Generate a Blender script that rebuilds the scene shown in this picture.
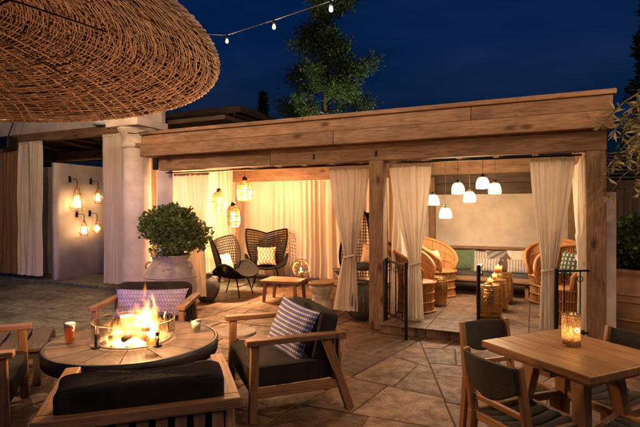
import bpy, math, random
from mathutils import Vector, Matrix, Euler
R = math.radians
random.seed(7)
scene = bpy.context.scene
col = scene.collection
for o in list(bpy.data.objects): bpy.data.objects.remove(o)

# ------------------------------------------------------------------ camera
FPX, HZ, CH = 470.0, 211.0, 1.55        # focal length in photo pixels, horizon row, eye height
cam_d = bpy.data.cameras.new('camera'); cam = bpy.data.objects.new('camera', cam_d); col.objects.link(cam)
cam.location = (0, 0, CH); cam.rotation_euler = (R(90), 0, 0)
cam_d.sensor_width = 36; cam_d.lens = 36*FPX/640; cam_d.shift_y = (HZ-213.5)/640
cam_d.clip_start = 0.05; cam_d.clip_end = 3000
scene.camera = cam

# ------------------------------------------------------------------ dusk sky
world = bpy.data.worlds.new('World'); scene.world = world; world.use_nodes = True
wn, wl = world.node_tree.nodes, world.node_tree.links
wn.clear()
wo = wn.new('ShaderNodeOutputWorld'); bg = wn.new('ShaderNodeBackground')
sky = wn.new('ShaderNodeTexSky'); sky.sky_type = 'NISHITA'; sky.sun_disc = False
sky.sun_elevation = R(-2.4); sky.sun_rotation = R(150); sky.altitude = 200; sky.air_density = 1.0
sky.dust_density = 0.4; sky.ozone_density = 3.0
tc = wn.new('ShaderNodeTexCoord'); mp = wn.new('ShaderNodeMapping'); mp.inputs['Scale'].default_value = (1.2, 1.2, 4.5)
nz = wn.new('ShaderNodeTexNoise'); nz.inputs['Scale'].default_value = 2.2; nz.inputs['Detail'].default_value = 5
rp = wn.new('ShaderNodeValToRGB'); rp.color_ramp.elements[0].position = .36; rp.color_ramp.elements[1].position = .68
rp.color_ramp.elements[0].color = (.03, .44, .78, 1); rp.color_ramp.elements[1].color = (.30, .80, 1.15, 1)
mx = wn.new('ShaderNodeMix'); mx.data_type = 'RGBA'; mx.blend_type = 'MULTIPLY'; mx.inputs[0].default_value = 1
wl.new(tc.outputs['Generated'], mp.inputs[0]); wl.new(mp.outputs[0], nz.inputs[0]); wl.new(nz.outputs[0], rp.inputs[0])
wl.new(sky.outputs[0], mx.inputs[6]); wl.new(rp.outputs[0], mx.inputs[7]); wl.new(mx.outputs[2], bg.inputs[0])
bg.inputs[1].default_value = 0.15
wl.new(bg.outputs[0], wo.inputs[0])
scene.view_settings.view_transform = 'Standard'; scene.view_settings.look = 'None'
scene.view_settings.exposure = 2.0; scene.view_settings.gamma = 1.0
scene.render.engine = 'CYCLES'
cy = scene.cycles
cy.use_denoising = True; cy.max_bounces = 8; cy.diffuse_bounces = 4; cy.glossy_bounces = 3; cy.transmission_bounces = 6
cy.transparent_max_bounces = 24; cy.volume_bounces = 0; cy.sample_clamp_indirect = 3.0; cy.caustics_reflective = False; cy.caustics_refractive = False
cy.use_light_tree = True

# ------------------------------------------------------------------ layout helpers
U = Vector((.910, -.414, 0)).normalized(); V = Vector((-U.y, U.x, 0)); PO = Vector((.769, 6.23, 0)); PANG = math.atan2(U.y, U.x)
def W(t, d, z=0): return PO + U*t + V*d + Vector((0, 0, z))
def G(px, py, z=0):                    # point on the level z seen at a photo pixel
    y = FPX*(CH-z)/(py-HZ); return Vector(((px-320)*y/FPX, y, z))
def D(px, py, d):                      # point at depth d inside the pavilion
    k = (px-320)/FPX; a = PO + V*d
    t = (k*a.y-a.x)/(U.x-k*U.y); p = a+U*t
    p.z = CH-(py-HZ)*p.y/FPX; return p
def tl(p):                             # world -> pavilion (t, d, z)
    q = Vector(p)-PO; return (q.dot(U), q.dot(V), p[2])

class MB:
    def __init__(s): s.v = []; s.f = []; s.g = []
    def add(s, vs, fs, gs=None):
        b = len(s.v); s.v += [tuple(x) for x in vs]; s.f += [tuple(i+b for i in f) for f in fs]
        s.g += [tuple(x) for x in (gs if gs is not None else vs)]
        return s
    def beam(s, p0, p1, w, h, up=(0, 0, 1), w1=None, h1=None):
        p0 = Vector(p0); p1 = Vector(p1); a = (p1-p0); L = a.length; a.normalize()
        up = Vector(up)
        if abs(a.dot(up)) > .98: up = Vector((0, 1, 0))
        r = a.cross(up).normalized(); u = r.cross(a)
        w1 = w if w1 is None else w1; h1 = h if h1 is None else h1
        vs = []; gs = []; o = Vector((random.uniform(0, 40), random.uniform(0, 40), random.uniform(0, 40)))
        for e, (p, ww, hh) in enumerate(((p0, w, h), (p1, w1, h1))):
            for sx, sy in ((-1, -1), (1, -1), (1, 1), (-1, 1)):
                vs.append(p+r*sx*ww/2+u*sy*hh/2); gs.append(o+Vector((e*L, sx*ww/2, sy*hh/2)))
        return s.add(vs, [(0, 1, 2, 3), (7, 6, 5, 4), (0, 4, 5, 1), (1, 5, 6, 2), (2, 6, 7, 3), (3, 7, 4, 0)], gs)
    def box(s, c, d, ax=0, rz=0):
        c = Vector(c); m = Matrix.Rotation(rz, 3, 'Z')
        e = [Vector((1, 0, 0)), Vector((0, 1, 0)), Vector((0, 0, 1))][ax]*d[ax]/2
        if ax == 0: return s.beam(c-m@e, c+m@e, d[1], d[2])
        if ax == 1: return s.beam(c-m@e, c+m@e, d[0], d[2])
        return s.beam(c-e, c+e, d[0], d[1], up=m@Vector((0, 1, 0)))
    def tube(s, path, r, n=6, closed=False, cap=True):
        path = [Vector(p) for p in path]; N = len(path); vs = []; gs = []
        up = None; L = 0; o = random.uniform(0, 30)
        for i, p in enumerate(path):
            if closed: tng = path[(i+1) % N]-path[i-1]
            else: tng = path[min(i+1, N-1)]-path[max(i-1, 0)]
            tng.normalize()
            if up is None:
                up = Vector((0, 0, 1)) if abs(tng.z) < .9 else Vector((1, 0, 0))
            up = up-tng*up.dot(tng)
            if up.length < 1e-6: up = tng.orthogonal()
            up.normalize(); sd = tng.cross(up)
            rr = r[i] if isinstance(r, (list, tuple)) else r
            if i: L += (p-path[i-1]).length
            for k in range(n):
                a = 2*math.pi*k/n; vs.append(p+up*math.cos(a)*rr+sd*math.sin(a)*rr)
                gs.append((L+o, math.cos(a)*rr, math.sin(a)*rr))
        fs = []
        for i in range(N if closed else N-1):
            j = (i+1) % N
            for k in range(n): fs.append((i*n+k, j*n+k, j*n+(k+1) % n, i*n+(k+1) % n))
        if cap and not closed: fs += [tuple(range(n)), tuple(range((N-1)*n, N*n))[::-1]]
        return s.add(vs, fs, gs)
    def lathe(s, prof, n=24, c=(0, 0, 0), cap=True):
        vs = []; gs = []; fs = []; m = len(prof)
        for i, (r, z) in enumerate(prof):
            for k in range(n):
                a = 2*math.pi*k/n; vs.append((c[0]+r*math.cos(a), c[1]+r*math.sin(a), c[2]+z)); gs.append((r*math.cos(a), r*math.sin(a), z))
        for i in range(m-1):
            for k in range(n): fs.append((i*n+k, i*n+(k+1) % n, (i+1)*n+(k+1) % n, (i+1)*n+k))
        if cap: fs += [tuple(range(n))[::-1], tuple(range((m-1)*n, m*n))]
        return s.add(vs, fs, gs)
    def grid(s, fn, nu, nv, gfn=None, closeu=False):
        vs = []; gs = []; fs = []
        for j in range(nv+1):
            for i in range(nu if closeu else nu+1):
                p = fn(i/nu, j/nv); vs.append(p); gs.append(gfn(i/nu, j/nv) if gfn else p)
        w = nu if closeu else nu+1
        for j in range(nv):
            for i in range(nu):
                i2 = (i+1) % w; fs.append((j*w+i, j*w+i2, (j+1)*w+i2, (j+1)*w+i))
        return s.add(vs, fs, gs)
    def prism(s, poly, z0, z1, inset=0):
        n = len(poly); cx = sum(p[0] for p in poly)/n; cyy = sum(p[1] for p in poly)/n
        if inset:
            top = []
            for p in poly:
                v = Vector((cx-p[0], cyy-p[1])); l = max(v.length, 1e-5); top.append((p[0]+v.x/l*inset, p[1]+v.y/l*inset))
        else: top = poly
        vs = [(p[0], p[1], z0) for p in poly]+[(p[0], p[1], z1-inset*.7) for p in poly]+[(p[0], p[1], z1) for p in top]
        fs = [tuple(range(n))[::-1], tuple(range(2*n, 3*n))]
        for k in range(2):
            for i in range(n): fs.append((k*n+i, k*n+(i+1) % n, (k+1)*n+(i+1) % n, (k+1)*n+i))
        return s.add(vs, fs)
    def mesh(s, name, smooth=False):
        me = bpy.data.meshes.new(name); me.from_pydata(s.v, [], s.f)
        a = me.attributes.new('gc', 'FLOAT_VECTOR', 'POINT'); a.data.foreach_set('vector', [c for g in s.g for c in g])
        if smooth: me.polygons.foreach_set('use_smooth', [True]*len(me.polygons))
        me.update(); return me
    def build(s, name, mat, parent=None, smooth=False, bevel=0, loc=(0, 0, 0), rz=0, kind=None, sub=0):
        me = s.mesh(name, smooth); me.materials.append(mat)
        o = bpy.data.objects.new(name, me); col.objects.link(o); o.location = loc; o.rotation_euler = (0, 0, rz)
        if parent: o.parent = parent
        if bevel:
            b = o.modifiers.new('bevel', 'BEVEL'); b.width = bevel; b.segments = 2; b.limit_method = 'ANGLE'; b.angle_limit = R(40)
        if sub:
            b = o.modifiers.new('sub', 'SUBSURF'); b.levels = sub; b.render_levels = sub
        if kind: o['kind'] = kind
        return o
def sgp(x, p): return math.copysign(abs(x)**p, x)
def superell(mb, c, d, e=.35, n=20, m=12, rot=None):
    c = Vector(c); vs = []; fs = []
    for j in range(m+1):
        ph = -math.pi/2+math.pi*j/m
        for i in range(n):
            th = 2*math.pi*i/n
            p = Vector((d[0]/2*sgp(math.cos(ph), e)*sgp(math.cos(th), e), d[1]/2*sgp(math.cos(ph), e)*sgp(math.sin(th), e), d[2]/2*sgp(math.sin(ph), e)))
            vs.append(c+(rot@p if rot else p))
    for j in range(m):
        for i in range(n): fs.append((j*n+i, j*n+(i+1) % n, (j+1)*n+(i+1) % n, (j+1)*n+i))
    return mb.add(vs, fs)
def tag(o, label=None, cat=None, group=None, kind=None):
    for k, v in (('label', label), ('category', cat), ('group', group), ('kind', kind)):
        if v: o[k] = v
    return o
def thing(name, label, cat, loc=(0, 0, 0), rz=0, group=None):
    o = bpy.data.objects.new(name, None); col.objects.link(o); o.empty_display_size = .1
    o.location = loc; o.rotation_euler = (0, 0, rz)
    return tag(o, label, cat, group)
def copy_tree(o, parent=None):
    c = o.copy(); col.objects.link(c); c.parent = parent
    for ch in o.children: copy_tree(ch, c)
    return c
def place(proto, flag, label, loc, rz=0, scale=None):
    o = proto if not flag else copy_tree(proto)
    o.location = loc; o.rotation_euler = (0, 0, rz); o['label'] = label
    if scale: o.scale = (scale,)*3
    flag.append(1); return o
def facing(fx, fy): return math.atan2(fx, -fy)      # local front is -Y
def lamp(parent, loc, power, colour, rad=.03, name='bulb_light', kind='POINT', **kw):
    l = bpy.data.lights.new(name, kind); l.energy = power; l.color = colour; l.shadow_soft_size = rad
    for k, v in kw.items(): setattr(l, k, v)
    o = bpy.data.objects.new(name, l); col.objects.link(o); o.location = loc
    if parent: o.parent = parent
    return o

# ------------------------------------------------------------------ materials
M = {}
class NT:
    def __init__(s, name):
        s.m = bpy.data.materials.new(name); s.m.use_nodes = True; s.t = s.m.node_tree; s.n = s.t.nodes; s.n.clear()
        s.out = s.n.new('ShaderNodeOutputMaterial'); M[name] = s.m
    def N(s, typ, **kw):
        n = s.n.new('ShaderNode'+typ)
        for k, v in kw.items(): setattr(n, k, v)
        return n
    def L(s, a, b): s.t.links.new(a, b)
    def gc(s, scale=(1, 1, 1)):
        a = s.N('Attribute', attribute_name='gc'); m = s.N('Mapping'); m.inputs['Scale'].default_value = scale
        s.L(a.outputs['Vector'], m.inputs[0]); return m.outputs[0]
    def noise(s, vec, scale, detail=4, rough=.55):
        n = s.N('TexNoise'); n.inputs['Scale'].default_value = scale; n.inputs['Detail'].default_value = detail; n.inputs['Roughness'].default_value = rough
        s.L(vec, n.inputs['Vector']); return n.outputs[0]
    def ramp(s, fac, stops):
        r = s.N('ValToRGB'); e = r.color_ramp.elements
        while len(e) < len(stops): e.new(.5)
        for k, (p, c) in enumerate(stops): e[k].position = p; e[k].color = tuple(c)+(1,) if len(c) == 3 else c
        s.L(fac, r.inputs[0]); return r.outputs[0]
    def mix(s, a, b, fac, mode='MIX'):
        m = s.N('Mix', data_type='RGBA', blend_type=mode)
        for sock, x in ((m.inputs[0], fac), (m.inputs[6], a), (m.inputs[7], b)):
            if isinstance(x, (int, float)): sock.default_value = x
            elif isinstance(x, tuple): sock.default_value = x+(1,) if len(x) == 3 else x
            else: s.L(x, sock)
        return m.outputs[2]
    def vary(s, c, amt=.25):
        oi = s.N('ObjectInfo'); mr = s.N('MapRange'); mr.inputs['To Min'].default_value = 1-amt; mr.inputs['To Max'].default_value = 1+amt
        s.L(oi.outputs['Random'], mr.inputs[0])
        cb = s.N('CombineColor'); [s.L(mr.outputs[0], cb.inputs[k]) for k in range(3)]
        return s.mix(c, cb.outputs[0], 1.0, 'MULTIPLY')
    def bump(s, h, strength=.3, dist=.01):
        b = s.N('Bump'); b.inputs['Strength'].default_value = strength; b.inputs['Distance'].default_value = dist; s.L(h, b.inputs['Height']); return b.outputs[0]
    def pbr(s, color, rough=.6, normal=None, metal=0, spec=.5, sheen=0):
        p = s.N('BsdfPrincipled'); p.inputs['Roughness'].default_value = rough if isinstance(rough, (int, float)) else .5
        if not isinstance(rough, (int, float)): s.L(rough, p.inputs['Roughness'])
        p.inputs['Metallic'].default_value = metal; p.inputs['Specular IOR Level'].default_value = spec; p.inputs['Sheen Weight'].default_value = sheen
        if isinstance(color, tuple): p.inputs['Base Color'].default_value = color+(1,)
        else: s.L(color, p.inputs['Base Color'])
        if normal: s.L(normal, p.inputs['Normal'])
        s.L(p.outputs[0], s.out.inputs[0]); return p
def wood(name, dk, lt, rough=.6, knots=True, sc=1.0, vary=.22, bump=.35, checks=0):
    t = NT(name); g = t.gc((1.3*sc, 16*sc, 16*sc)); a = t.noise(g, 2.2, 7, .62)
    g2 = t.gc((.9, 2.5, 2.5)); b = t.noise(g2, 1.6, 3)
    c = t.ramp(a, [(.28, dk), (.5, tuple((x+y)/2 for x, y in zip(dk, lt))), (.74, lt)])
    c = t.mix(c, t.ramp(b, [(.3, (.62, .58, .55)), (.7, (1.1, 1.08, 1.05))]), 1.0, 'MULTIPLY')
    if knots:
        v = t.N('TexVoronoi', feature='F1'); v.inputs['Scale'].default_value = 1.0; t.L(t.gc((1.9, 4.2, 4.2)), v.inputs['Vector'])
        c = t.mix(c, t.ramp(v.outputs['Distance'], [(.07, (.16, .10, .07)), (.10, (.5, .4, .33)), (.19, (1, 1, 1))]), .85, 'MULTIPLY')
    if checks:
        k = t.noise(t.gc((.55, 13, 13)), 1.7, 3, .5); k2 = t.ramp(k, [(.484, (1, 1, 1)), (.5, (.16, .11, .08)), (.516, (1, 1, 1))]); c = t.mix(c, k2, checks, 'MULTIPLY')
        w_ = t.noise(t.gc((1.1, 5, 5)), 2.3, 5, .7); c = t.mix(c, t.ramp(w_, [(.36, (.55, .48, .42)), (.56, (1.05, 1.03, 1))]), .4, 'MULTIPLY')
    c = t.vary(c, vary)
    t.pbr(c, t.ramp(a, [(.2, (rough+.15,)*3), (.8, (rough-.1,)*3)]), t.bump(a, bump, .006)); return t.m
wood('beam_wood', (.17, .095, .052), (.36, .225, .13), .7, True, 2.0, .16, .6, .6)
wood('dark_beam', (.05, .03, .018), (.12, .075, .045), .6)
wood('teak', (.17, .088, .038), (.38, .22, .105), .5, False, 1.4, .2, .5, .5)
wood('grey_teak', (.055, .038, .032), (.125, .09, .075), .6, False, 1.4, .2, .4, .5)
wood('walnut', (.20, .095, .034), (.42, .235, .10), .38, False, 1.2, .1, .2)
wood('fence_wood', (.09, .055, .033), (.17, .11, .07), .75)
wood('bark', (.05, .035, .025), (.14, .10, .07), .9, False, 2, .1, .9)
def simple(name, color, rough=.6, metal=0, var=.25, nscale=6, bump=.2, bs=40, vary=0, spec=.5, sheen=0):
    t = NT(name); g = t.gc(); a = t.noise(g, nscale, 5); lo = tuple(c*(1-var) for c in color); hi = tuple(min(1, c*(1+var)) for c in color)
    c = t.ramp(a, [(.3, lo), (.7, hi)])
    if vary: c = t.vary(c, vary)
    t.pbr(c, rough, t.bump(t.noise(g, bs, 4), bump, .01) if bump else None, metal, spec, sheen); return t.m
simple('stucco', (.62, .55, .47), .88, 0, .2, 2.2, .6, 14)
simple('column_stucco', (.56, .49, .43), .85, 0, .22, 3, .6, 14)
simple('black_metal', (.018, .017, .016), .45, .6, .2, 20, .1)
simple('grey_metal', (.25, .25, .26), .4, .8, .2, 9, .1)
simple('charcoal_fabric', (.026, .023, .021), .92, 0, .4, 5, .7, 300, spec=.2, sheen=0)
simple('dark_fabric', (.035, .032, .03), .9, 0, .25, 8, .5, 260, sheen=0)
simple('rattan_black', (.006, .0045, .0035), .8, 0, .4, 20, .2, 90, spec=.15)
simple('clay_grey', (.40, .35, .285), .9, 0, .32, 4.5, .8, 12)
simple('clay_red', (.42, .23, .115), .75, 0, .3, 4, .35, 14)
simple('charcoal_ceramic', (.075, .07, .065), .45, 0, .3, 9, .3, 22)
simple('stone_carved', (.40, .34, .28), .85, 0, .3, 7, .5, 24)
simple('grout', (.11, .07, .046), .95, 0, .3, 8, .5, 60)
simple('soil', (.05, .035, .025), .95)
simple('wax', (.85, .72, .5), .4, 0, .05)
simple('rock', (.05, .043, .04), .9, 0, .4, 12, .6, 30, vary=.4)
simple('log', (.20, .15, .11), .9, 0, .5, 9, .6, 30, vary=.3)
simple('roof_tile', (.03, .024, .02), .85, 0, .3, 5, .4, 16)
simple('brown_cloth', (.17, .095, .055), .9, 0, .1, 4, .3, 120)
simple('cable', (.02, .02, .02), .7)
simple('table_rim', (.035, .03, .028), .4, .3, .2, 8, .1)
simple('paint_white', (.62, .66, .68), .6, 0, .1, 3, .1)
# flagstones and slate
def stone(name, cols, rough, vary, spec=.35):
    t = NT(name); ge = t.N('NewGeometry'); oi = t.N('ObjectInfo')
    va = t.N('VectorMath', operation='ADD'); sc_ = t.N('VectorMath', operation='SCALE'); cb = t.N('CombineXYZ')
    [t.L(oi.outputs['Random'], cb.inputs[k]) for k in range(3)]; t.L(cb.outputs[0], sc_.inputs[0]); sc_.inputs['Scale'].default_value = 37.0
    t.L(ge.outputs['Position'], va.inputs[0]); t.L(sc_.outputs[0], va.inputs[1]); p = va.outputs[0]
    a = t.noise(p, 2.2, 8, .68); b = t.noise(p, 9, 7, .68); f = t.noise(p, 46, 5, .7)
    c = t.ramp(a, [(.32, cols[0]), (.5, cols[1]), (.66, cols[2])])
    c = t.mix(c, t.ramp(b, [(.36, (.42, .38, .35)), (.52, (1, 1, 1)), (.68, (1.3, 1.25, 1.2))]), .85, 'MULTIPLY')
    c = t.mix(c, t.ramp(f, [(.35, (.65, .62, .6)), (.6, (1.1, 1.1, 1.1))]), .7, 'MULTIPLY')
    c = t.vary(c, vary)
    h = t.mix(b, f, .3)
    t.pbr(c, t.ramp(b, [(.3, (rough+.2,)*3), (.75, (rough-.12,)*3)]), t.bump(h, .8, .016), 0, spec); return t.m
stone('flagstone', [(.085, .046, .025), (.155, .087, .047), (.235, .138, .077)], .55, .32)
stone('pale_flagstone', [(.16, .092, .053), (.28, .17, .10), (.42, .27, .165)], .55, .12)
stone('slate', [(.08, .085, .07), (.135, .14, .115), (.20, .20, .165)], .42, .3)
stone('platform_tile', [(.10, .06, .037), (.155, .098, .062), (.21, .138, .09)], .5, .18)
# cloth that lets light through
def cloth(name, color, tr=.35):
    t = NT(name); a = t.noise(t.gc((1, 1, 1)), 3, 4); lo = tuple(c*.9 for c in color)
    c = t.ramp(a, [(.3, lo), (.7, color)])
    bp = t.bump(t.noise(t.gc((1, 1, 1)), 180, 2), .25, .004)
    d = t.N('BsdfDiffuse'); s = t.N('BsdfTranslucent'); m = t.N('MixShader'); m.inputs[0].default_value = tr
    t.L(c, d.inputs[0]); t.L(c, s.inputs[0]); t.L(bp, d.inputs['Normal']); t.L(d.outputs[0], m.inputs[1]); t.L(s.outputs[0], m.inputs[2]); t.L(m.outputs[0], t.out.inputs[0]); return t.m
cloth('curtain_cloth', (.76, .68, .58), .22)
# leaves
def leaf(name, c0, c1):
    t = NT(name); g = t.N('NewGeometry'); c = t.ramp(g.outputs['Random Per Island'], [(0, c0), (1, c1)])
    d = t.N('BsdfPrincipled'); d.inputs['Roughness'].default_value = .5; s = t.N('BsdfTranslucent'); m = t.N('MixShader'); m.inputs[0].default_value = .25
    t.L(c, d.inputs[0]); t.L(c, s.inputs[0]); t.L(d.outputs[0], m.inputs[1]); t.L(s.outputs[0], m.inputs[2]); t.L(m.outputs[0], t.out.inputs[0]); return t.m
leaf('jade_leaf', (.06, .10, .022), (.15, .20, .05)); leaf('pine_leaf', (.04, .075, .018), (.10, .15, .035))
leaf('olive_leaf', (.20, .18, .075), (.40, .35, .16)); leaf('dark_leaf', (.015, .03, .012), (.04, .06, .02))
# wicker strands
def strand(name, c0, c1, rough=.6):
    t = NT(name); a = t.noise(t.gc((3, 60, 60)), 3, 4); g = t.N('NewGeometry')
    c = t.ramp(a, [(.3, c0), (.7, c1)])
    c = t.mix(c, t.ramp(g.outputs['Random Per Island'], [(0, (.55, .5, .48)), (1, (1.2, 1.15, 1.1))]), 1.0, 'MULTIPLY')
    t.pbr(c, rough, t.bump(a, .3, .004)); return t.m
strand('parasol_wicker', (.20, .135, .10), (.46, .34, .265)); strand('tan_wicker', (.30, .125, .035), (.52, .26, .085))
simple('parasol_back', (.09, .05, .035), .9)
# glass, emitters
def glass(name, tint, trans=.85, rough=.03):
    t = NT(name); tr = t.N('BsdfTransparent'); tr.inputs[0].default_value = tint+(1,); gl = t.N('BsdfGlossy'); gl.inputs['Roughness'].default_value = rough
    lw = t.N('LayerWeight'); lw.inputs[0].default_value = .5; pw = t.N('Math', operation='POWER'); pw.inputs[1].default_value = 3.0; t.L(lw.outputs['Facing'], pw.inputs[0]); fr = t.N('MapRange'); fr.inputs['To Min'].default_value = .07; fr.inputs['To Max'].default_value = .7; t.L(pw.outputs[0], fr.inputs[0]); m = t.N('MixShader'); t.L(fr.outputs[0], m.inputs[0]); t.L(tr.outputs[0], m.inputs[1]); t.L(gl.outputs[0], m.inputs[2]); t.L(m.outputs[0], t.out.inputs[0]); return t.m
glass('clear_glass', (.93, .95, .93)); glass('smoke_glass', (.75, .68, .6))
def frosted(name, color, tr=.5, trans=.35):
    t = NT(name); a = t.N('BsdfTranslucent'); a.inputs[0].default_value = color+(1,); b = t.N('BsdfTransparent'); b.inputs[0].default_value = color+(1,)
    c = t.N('BsdfGlossy'); c.inputs['Roughness'].default_value = .25
    m = t.N('MixShader'); m.inputs[0].default_value = trans; t.L(a.outputs[0], m.inputs[1]); t.L(b.outputs[0], m.inputs[2])
    m2 = t.N('MixShader'); m2.inputs[0].default_value = .06; t.L(m.outputs[0], m2.inputs[1]); t.L(c.outputs[0], m2.inputs[2]); t.L(m2.outputs[0], t.out.inputs[0]); return t.m
frosted('shade_glass', (.95, .86, .7), .5, .72); frosted('amber_glass', (.95, .66, .34), .5, .5); frosted('rattan_paper', (.9, .68, .42), .5, .93)
def emit(name, color, s):
    t = NT(name); e = t.N('Emission'); e.inputs[0].default_value = color+(1,); e.inputs[1].default_value = s; t.L(e.outputs[0], t.out.inputs[0]); t.m.cycles.emission_sampling = 'NONE'; return t.m
WARM = (1.0, .56, .28); STR = (1.0, .62, .35); WARM2 = (1.0, .58, .26)
emit('string_glow', (1, .66, .28), .75); emit('bulb_glow', (1, .76, .42), 8); emit('candle_glow', (1, .6, .22), 4); emit('cool_bulb', (.92, 1, .80), .9)
def flame_vol(name, color, s):
    t = NT(name); e = t.N('Emission'); e.inputs[0].default_value = color+(1,); e.inputs[1].default_value = s; t.L(e.outputs[0], t.out.inputs['Volume']); return t.m
t = NT('flame_gas'); tcd = t.N('TexCoord'); sx_ = t.N('SeparateXYZ'); t.L(tcd.outputs['Object'], sx_.inputs[0])
def mth(op, p, q=None, r=None):
    m = t.N('Math', operation=op)
    for k, s_ in enumerate((p, q, r)):
        if s_ is None: continue
        if isinstance(s_, (int, float)): m.inputs[k].default_value = s_
        else: t.L(s_, m.inputs[k])
    return m.outputs[0]
mpf = t.N('Mapping'); mpf.inputs['Scale'].default_value = (1, 1, .42); mpf.inputs['Location'].default_value = (.3, .1, .7); t.L(tcd.outputs['Object'], mpf.inputs[0])
nf = t.N('TexNoise'); nf.inputs['Scale'].default_value = 15; nf.inputs['Detail'].default_value = 3.5; nf.inputs['Distortion'].default_value = .9; t.L(mpf.outputs[0], nf.inputs['Vector'])
X_, Y_, Z_ = sx_.outputs; r2 = mth('ADD', mth('POWER', mth('DIVIDE', X_, .215), 2.0), mth('POWER', mth('DIVIDE', Y_, .18), 2.0))
pk = mth('MULTIPLY', mth('EXPONENT', mth('MULTIPLY', mth('ADD', mth('POWER', mth('DIVIDE', mth('SUBTRACT', X_, .085), .055), 2.0), mth('POWER', mth('DIVIDE', Y_, .07), 2.0)), -1.0)), .62)
fld = mth('SUBTRACT', mth('ADD', mth('MULTIPLY', nf.outputs[0], 2.3), pk), mth('ADD', mth('ADD', mth('MULTIPLY', Z_, 3.15), mth('MULTIPLY', r2, .42)), .60))
fld = mth('MAXIMUM', fld, 0.0)
cr = t.N('ValToRGB'); ce = cr.color_ramp.elements; ce[0].position = 0; ce[0].color = (1, .20, .02, 1); ce[1].position = .75; ce[1].color = (1, .66, .28, 1); ce.new(.3).color = (1, .40, .08, 1); t.L(fld, cr.inputs[0])
ef = t.N('Emission'); t.L(cr.outputs[0], ef.inputs[0]); t.L(mth('MULTIPLY', mth('POWER', fld, 1.15), 55.0), ef.inputs[1]); t.L(ef.outputs[0], t.out.inputs['Volume'])
t.m.cycles.volume_step_rate = .12
t = NT('beer'); tr = t.N('BsdfTranslucent'); tr.inputs[0].default_value = (.9, .38, .06, 1); tp = t.N('BsdfTransparent'); tp.inputs[0].default_value = (.85, .36, .06, 1); m_ = t.N('MixShader'); m_.inputs[0].default_value = .45
t.L(tr.outputs[0], m_.inputs[1]); t.L(tp.outputs[0], m_.inputs[2]); t.L(m_.outputs[0], t.out.inputs[0])
simple('foam', (.85, .8, .7), .8)
# brass drums: hammered
t = NT('brass'); v = t.N('TexVoronoi'); v.inputs['Scale'].default_value = 38; t.L(t.gc(), v.inputs['Vector'])
t.pbr(t.ramp(t.noise(t.gc(), 5, 4), [(.3, (.26, .145, .05)), (.7, (.50, .31, .12))]), .26, t.bump(v.outputs['Distance'], .5, .006), .9)
# patterned cushions (gc = surface coordinates in metres)
def striped(name, base, stripe, freq, ax=0, zig=0, duty=.55, dots=0):
    t = NT(name); a = t.N('Attribute', attribute_name='gc'); sp = t.N('SeparateXYZ'); t.L(a.outputs['Vector'], sp.inputs[0])
    x = sp.outputs[ax]; y = sp.outputs[1-ax]
    def math_(op, p, q=None):
        m = t.N('Math', operation=op)
        for k, s_ in enumerate((p, q)):
            if s_ is None: continue
            if isinstance(s_, (int, float)): m.inputs[k].default_value = s_
            else: t.L(s_, m.inputs[k])
        return m.outputs[0]
    ph = math_('MULTIPLY', x, freq)
    if zig: ph = math_('ADD', ph, math_('MULTIPLY', math_('PINGPONG', math_('MULTIPLY', y, freq), 1.0), zig))
    f = math_('GREATER_THAN', math_('FRACT', ph), duty)
    if dots: f = math_('MULTIPLY', f, math_('GREATER_THAN', math_('FRACT', math_('MULTIPLY', y, dots)), .35))
    c = t.mix(base, stripe, f)
    c = t.mix(c, t.ramp(t.noise(t.gc(), 25, 3), [(.3, (.8, .8, .8)), (.7, (1.1, 1.1, 1.1))]), 1.0, 'MULTIPLY')
    t.pbr(c, .9, t.bump(t.noise(t.gc(), 220, 2), .4, .005), sheen=0); return t.m
striped('blue_pillow', (.09, .115, .28), (.62, .62, .66), 26, 1, 0, .66, 55)
striped('zig_pillow', (.36, .16, .09), (.72, .62, .5), 14, 0, .8, .5)
striped('purple_pillow', (.25, .22, .42), (.42, .38, .60), 30, 0, .7, .5, 22)
striped('stripe_pillow', (.52, .46, .38), (.24, .20, .165), 20, 0, 0, .62)
striped('grey_pillow', (.34, .30, .27), (.14, .12, .11), 5, 0, 1.6, .55)
striped('dots_pillow', (.04, .06, .04), (.4, .42, .3), 16, 0, 0, .6, 16)
simple('green_pillow', (.10, .145, .075), .9, 0, .15, 8, .4, 200, sheen=.3); simple('cream_pillow', (.66, .6, .5), .9, 0, .1, 8, .4, 200, sheen=.3)
simple('brown_pillow', (.15, .085, .05), .9, 0, .15, 8, .4, 200, sheen=.3); simple('orange_pillow', (.72, .50, .33), .9, 0, .1, 8, .4, 200, sheen=.3)
simple('bench_cushion', (.07, .06, .05), .9, 0, .2, 8, .4, 200)

# ================================================================== SETTING
simple('mortar', (.10, .064, .042), .95, 0, .35, 9, .6, 70)
g = MB().box((0, 180, -.06), (700, 700, .06)).build('ground', M['grout']); tag(g, kind='structure')
patio = bpy.data.objects.new('patio', None); col.objects.link(patio); tag(patio, kind='structure')

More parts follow.
